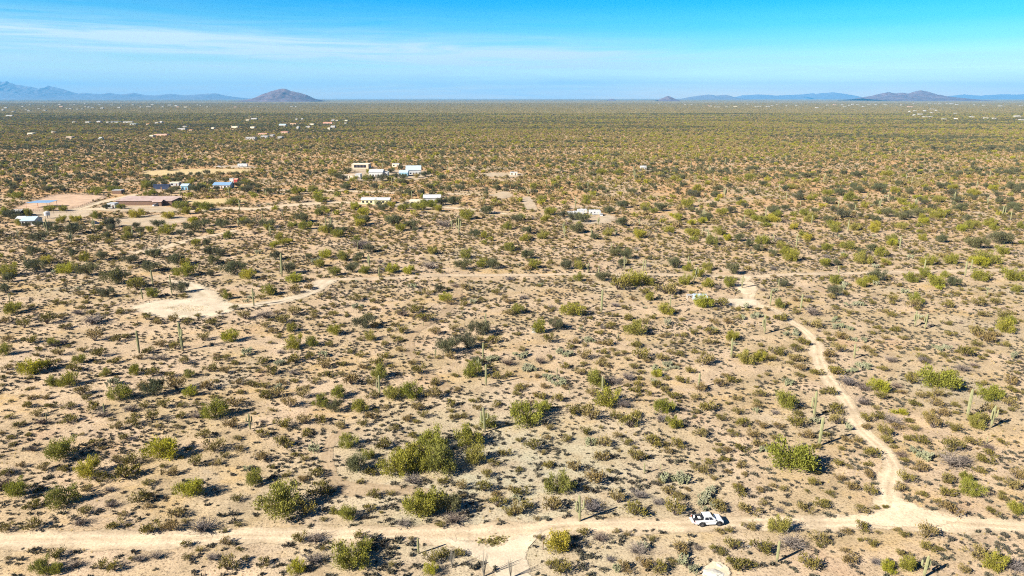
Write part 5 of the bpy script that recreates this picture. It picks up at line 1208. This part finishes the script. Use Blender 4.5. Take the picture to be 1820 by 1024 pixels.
for r0 in sg:
    k, X, Y, H, v, h = r0
    z = float(relief(X, Y)); rz = seedr.random() * 6.28
    wd = H * (1.0 if H > 4.5 else 1.25) * .92
    far_ = H * project(X, Y)[2] < 9
    lean = (seedr.normal() * .02, seedr.normal() * .02)
    adj = ('tall' if H > 7 else 'short' if H < 3.5 else 'medium') + (' armed' if v else ' bare pole')
    m_ = SAG[seedr.integers(4)]
    if v == 0:
        o = add('saguaro_cactus', m_, None, (X, Y, z), rz, (wd, wd, H)); o.rotation_euler = (lean[0], lean[1], rz)
    else:
        rz = seedr.uniform(-.5, .5)
        o = empty('saguaro_cactus', (X, Y, z), rz); o.rotation_euler = (lean[0], lean[1], rz)
        add('stem', m_, o, scale=(wd, wd, H))
        for a in ARMS[seedr.integers(3)][:v + 1 if v > 1 else 1 + int(h == 1 and seedr.random() < .5)]: add('arm', a, o, scale=(wd * 1.05, wd * 1.05, H))
    o['category'] = 'cactus'; o['group'] = 'saguaro cacti'
    LBL.append([o, 'saguaro', *project(X, Y)[:2], adj, 'saguaro'])
for q_, (X, Y, H, v, h) in enumerate(ITEMS['O']):
    H = H * 1.0
    o = add('ocotillo', ocotillo_mesh(700 + q_), None, (X, Y, float(relief(X, Y))), q_, (H, H, H))
    o['label'] = ('leftmost', 'middle', 'rightmost')[q_] + ' of three thin many stemmed ocotillos by the road fork'; o['category'] = 'ocotillo'; o['group'] = 'ocotillos by the road fork'

# ---- everything smaller or farther: one object per kind of cover, instances on points
def mass(name, sources, rows, sizes=None, label=None):
    """rows: X, Y, scale; each point picks one of the source meshes at random."""
    P = np.array([(r0[0], r0[1], 0) for r0 in rows], float); P[:, 2] = relief(P[:, 0], P[:, 1])
    S = np.array([r0[2] for r0 in rows], float)
    me = bpy.data.meshes.new(name); me.vertices.add(len(P)); me.vertices.foreach_set('co', P.astype(np.float32).ravel())
    r_ = np.random.default_rng(len(rows))
    for nm, dt, dat in (('size', 'FLOAT', S), ('turn', 'FLOAT', r_.random(len(P)) * 6.283), ('pick', 'INT', r_.integers(0, len(sources), len(P))), ('tall', 'FLOAT', r_.uniform(.8, 1.15, len(P)))):
        a = me.attributes.new(nm, dt, 'POINT'); a.data.foreach_set('value', dat.astype(np.float32 if dt == 'FLOAT' else np.int32))
    o = add(name, me); tag(o, label, None, None, 'stuff')
    ng = bpy.data.node_groups.new(name, 'GeometryNodeTree')
    ng.interface.new_socket('Geometry', in_out='INPUT', socket_type='NodeSocketGeometry')
    ng.interface.new_socket('Geometry', in_out='OUTPUT', socket_type='NodeSocketGeometry')
    gi, go = ng.nodes.new('NodeGroupInput'), ng.nodes.new('NodeGroupOutput')
    L = ng.links.new
    def attr(nm, t):
        n = ng.nodes.new('GeometryNodeInputNamedAttribute'); n.data_type = t; n.inputs['Name'].default_value = nm; return n.outputs['Attribute']
    asz, atn, apk, atl = attr('size', 'FLOAT'), attr('turn', 'FLOAT'), attr('pick', 'INT'), attr('tall', 'FLOAT')
    rot = ng.nodes.new('ShaderNodeCombineXYZ'); L(atn, rot.inputs[2])
    mz = ng.nodes.new('ShaderNodeMath'); mz.operation = 'MULTIPLY'; L(asz, mz.inputs[0]); L(atl, mz.inputs[1])
    scl = ng.nodes.new('ShaderNodeCombineXYZ'); L(asz, scl.inputs[0]); L(asz, scl.inputs[1]); L(mz.outputs[0], scl.inputs[2])
    jn = ng.nodes.new('GeometryNodeJoinGeometry')
    for i_, m_ in enumerate(sources):
        so = bpy.data.objects.new(m_.name, m_)            # not linked to the scene: only a source
        oi = ng.nodes.new('GeometryNodeObjectInfo'); oi.inputs['Object'].default_value = so; oi.inputs['As Instance'].default_value = True
        cp = ng.nodes.new('FunctionNodeCompare'); cp.data_type = 'INT'; cp.operation = 'EQUAL'; L(apk, cp.inputs[2]); cp.inputs[3].default_value = i_
        ip = ng.nodes.new('GeometryNodeInstanceOnPoints')
        L(gi.outputs[0], ip.inputs['Points']); L(cp.outputs[0], ip.inputs['Selection']); L(oi.outputs['Geometry'], ip.inputs['Instance'])
        L(rot.outputs[0], ip.inputs['Rotation']); L(scl.outputs[0], ip.inputs['Scale']); L(ip.outputs[0], jn.inputs[0])
    L(jn.outputs[0], go.inputs[0])
    md = o.modifiers.new('scatter', 'NODES'); md.node_group = ng
    return o
G_ = lambda rows, f: [(r0[1], r0[2], r0[3] * f) for r0 in rows]
near_c = [r0 for r0 in cr_rest if r0[2] < 480]; far_c = [r0 for r0 in cr_rest if r0[2] >= 480]
small_shrubs = [shrub_mesh('small_shrub', 800 + k, 'creosote', 'twig', 90, .17, .7, 4, rr=.04) for k in range(3)]
mass('creosote_scrub', SHRUB['C'], G_(near_c, .64), label='creosote bushes too many to count across the near plain')
mass('far_creosote_scrub', small_shrubs, G_(far_c, .62), label='creosote scrub between the trees of the far plain')
mass('bursage_cover', SHRUB['B'], G_(bu_rest, .6), label='low grey bursage scattered over the bare soil')
mass('dead_brush_cover', SHRUB['D'], G_(dd_rest, .6), label='dry grey brush scattered over the plain')
mass('cholla_cover', SHRUB['H'], G_(ch_rest, .58), label='pale cholla scattered over the plain')
mass('saguaro_cover', SAG, [(r0[1], r0[2], r0[3]) for r0 in sg_rest] or [(0, 900, 6)], label='saguaros scattered far out on the plain')
mass('palo_verde_woodland', [small_tree_mesh(820, 'olive'), small_tree_mesh(821, 'olive')] + [small_tree_mesh(825 + k, 'far_olive') for k in range(5)] + [small_tree_mesh(830, 'green')] + [small_tree_mesh(835, 'yellow')], G_(pv_rest, .60), label='palo verde woodland of the far plain')
mass('mesquite_woodland', [small_tree_mesh(840 + k, 'grey_green') for k in range(3)], G_(mq_rest, .60), label='dark mesquite woodland of the far plain')
P, r_ = cells(3300, 9500, 30, 18)
ok = seg_ok(P[:, 0], P[:, 1]); P = P[ok]
P = P
mass('distant_woodland', [stand_mesh(850 + k, 16, 13, 10) for k in range(4)], [(x, y, s) for (x, y), s in zip(P, r_.uniform(.8, 1.15, len(P)))], label='closed scrub woodland far away')
P, r_ = cells(9500, 24000, 100, 19)
ok = seg_ok(P[:, 0], P[:, 1]); P = P[ok]
mass('horizon_woodland', [stand_mesh(860 + k, 52, 30, 5) for k in range(3)], [(x, y, s) for (x, y), s in zip(P, r_.uniform(.9, 1.3, len(P)))], label='woodland along the horizon')

# dry grass tufts and green weeds
def tuft_mesh(seed, mat, n=26):
    r_ = np.random.default_rng(seed); V, F = [], []
    for k in range(n):
        a = r_.random() * 6.28; d = r_.random() * .3; x, y = math.cos(a) * d, math.sin(a) * d
        dx, dy = r_.normal(size=2) * .22; h = .5 + .5 * r_.random(); w = .035
        b_ = len(V); V += [(x - w, y, 0), (x + w, y, 0), (x + dx, y + dy, h)]; F.append((b_, b_ + 1, b_ + 2))
    return mesh_from('grass_tuft', V, F, M[mat])
P, r_ = cells(66, 330, 1.5, 20)
o_ = fnoise(P[:, 0] / 15 + 5, P[:, 1] / 15 + 31)
P = P[r_.random(len(P)) < np.clip((o_ - .50) * 2.6, .01, .6)]
ok = seg_ok(P[:, 0], P[:, 1], .2) & free_of_hand(P[:, 0], P[:, 1], 0)
P = P[ok]
mass('dry_grass', [tuft_mesh(k, 'straw') for k in range(3)], [(x, y, s) for (x, y), s in zip(P, r_.uniform(.25, .6, len(P)))], label='straw coloured dry grass tufts')
isl = [np.array(px2ground(x, y)) for x, y in ((848, 960), (872, 956), (900, 953), (893, 963), (878, 970), (860, 964))]
tur = [np.array(px2ground(x, y)) for x, y in ((285, 548), (325, 543), (368, 545), (366, 552), (320, 555))]
def fill(poly, n, r_):
    c = sum(poly) / len(poly); out = []
    for _ in range(n):
        k = r_.integers(len(poly)); a, b_ = poly[k] - c, poly[(k + 1) % len(poly)] - c
        u, v = math.sqrt(r_.random()), r_.random(); p = c + u * (a * (1 - v) + b_ * v); out.append((p[0] + r_.normal() * .45, p[1] + r_.normal() * .45, r_.uniform(.2, .5)))
    return out
mass('island_weeds', [tuft_mesh(9, 'green'), tuft_mesh(8, 'creosote'), tuft_mesh(7, 'straw')], fill(isl, 230, r_), label='low green weeds on the island in the road fork')
mass('turnaround_weeds', [tuft_mesh(6, 'straw', 12), tuft_mesh(5, 'straw', 9)], fill(tur, 380, r_), label='dry yellow weeds inside the turnaround loop')

# ---- labels: look first, then rank and bearing from the nearest named place
ORD = ['', 'second ', 'third ', 'fourth ', 'fifth ', 'sixth ', 'seventh ', 'eighth ', 'ninth ', 'tenth ', 'eleventh ', 'twelfth ', 'thirteenth ', 'fourteenth ', 'fifteenth ', 'sixteenth ', 'seventeenth ', 'eighteenth ', 'nineteenth ', 'twentieth ', 'twenty-first ', 'twenty-second ', 'twenty-third ', 'twenty-fourth ', 'twenty-fifth ', 'twenty-sixth ', 'twenty-seventh ', 'twenty-eighth ']
DIRN = ['right of', 'up right from', 'straight beyond', 'up left from', 'left of', 'down left from', 'straight below', 'down right from']
PL = np.array([(a, b_) for a, b_, _ in PLACES], float)
cellsd = {}
for L_ in LBL:
    o, kind, x, y, adj, noun = L_
    asp = 1 + max(0, (600 - y)) / 250
    d = np.hypot(PL[:, 0] - x, (PL[:, 1] - y) * asp)
    k = int(np.argmin(d))
    a = math.atan2((PL[k, 1] - y) * asp, x - PL[k, 0]); q_ = int(round(a / (math.pi / 4))) % 8
    cellsd.setdefault((noun, k, q_), []).append((float(d[k]), L_))
for (noun, k, q_), rows in cellsd.items():
    rows.sort(key=lambda r0: r0[0])
    for n, (d, L_) in enumerate(rows):
        o, kind, x, y, adj, _ = L_
        txt = f"{adj} {noun}, {ORD[min(n, 27)]}nearest {DIRN[q_]} the {PLACES[k][2]}"
        if len(txt.replace('-', ' ').split()) > 16: txt = txt.replace('medium ', '').replace(' the ', ' ')
        o['label'] = txt

# ---- haze: one even body of air round everything
m = bpy.data.materials.new('haze'); m.use_nodes = True
nt = m.node_tree; nt.nodes.clear()
pv_ = nt.nodes.new('ShaderNodeVolumePrincipled'); pv_.inputs['Color'].default_value = (.15, .54, 1.0, 1); pv_.inputs['Density'].default_value = 3.4e-5
pv_.inputs['Anisotropy'].default_value = 0.0
mo = nt.nodes.new('ShaderNodeOutputMaterial'); nt.links.new(pv_.outputs[0], mo.inputs['Volume'])
hz = MB().box(-60000, 60000, -3000, 42000, -6, 900).build('haze', m)
tag(hz, 'thin blue haze over the whole plain', kind='stuff')
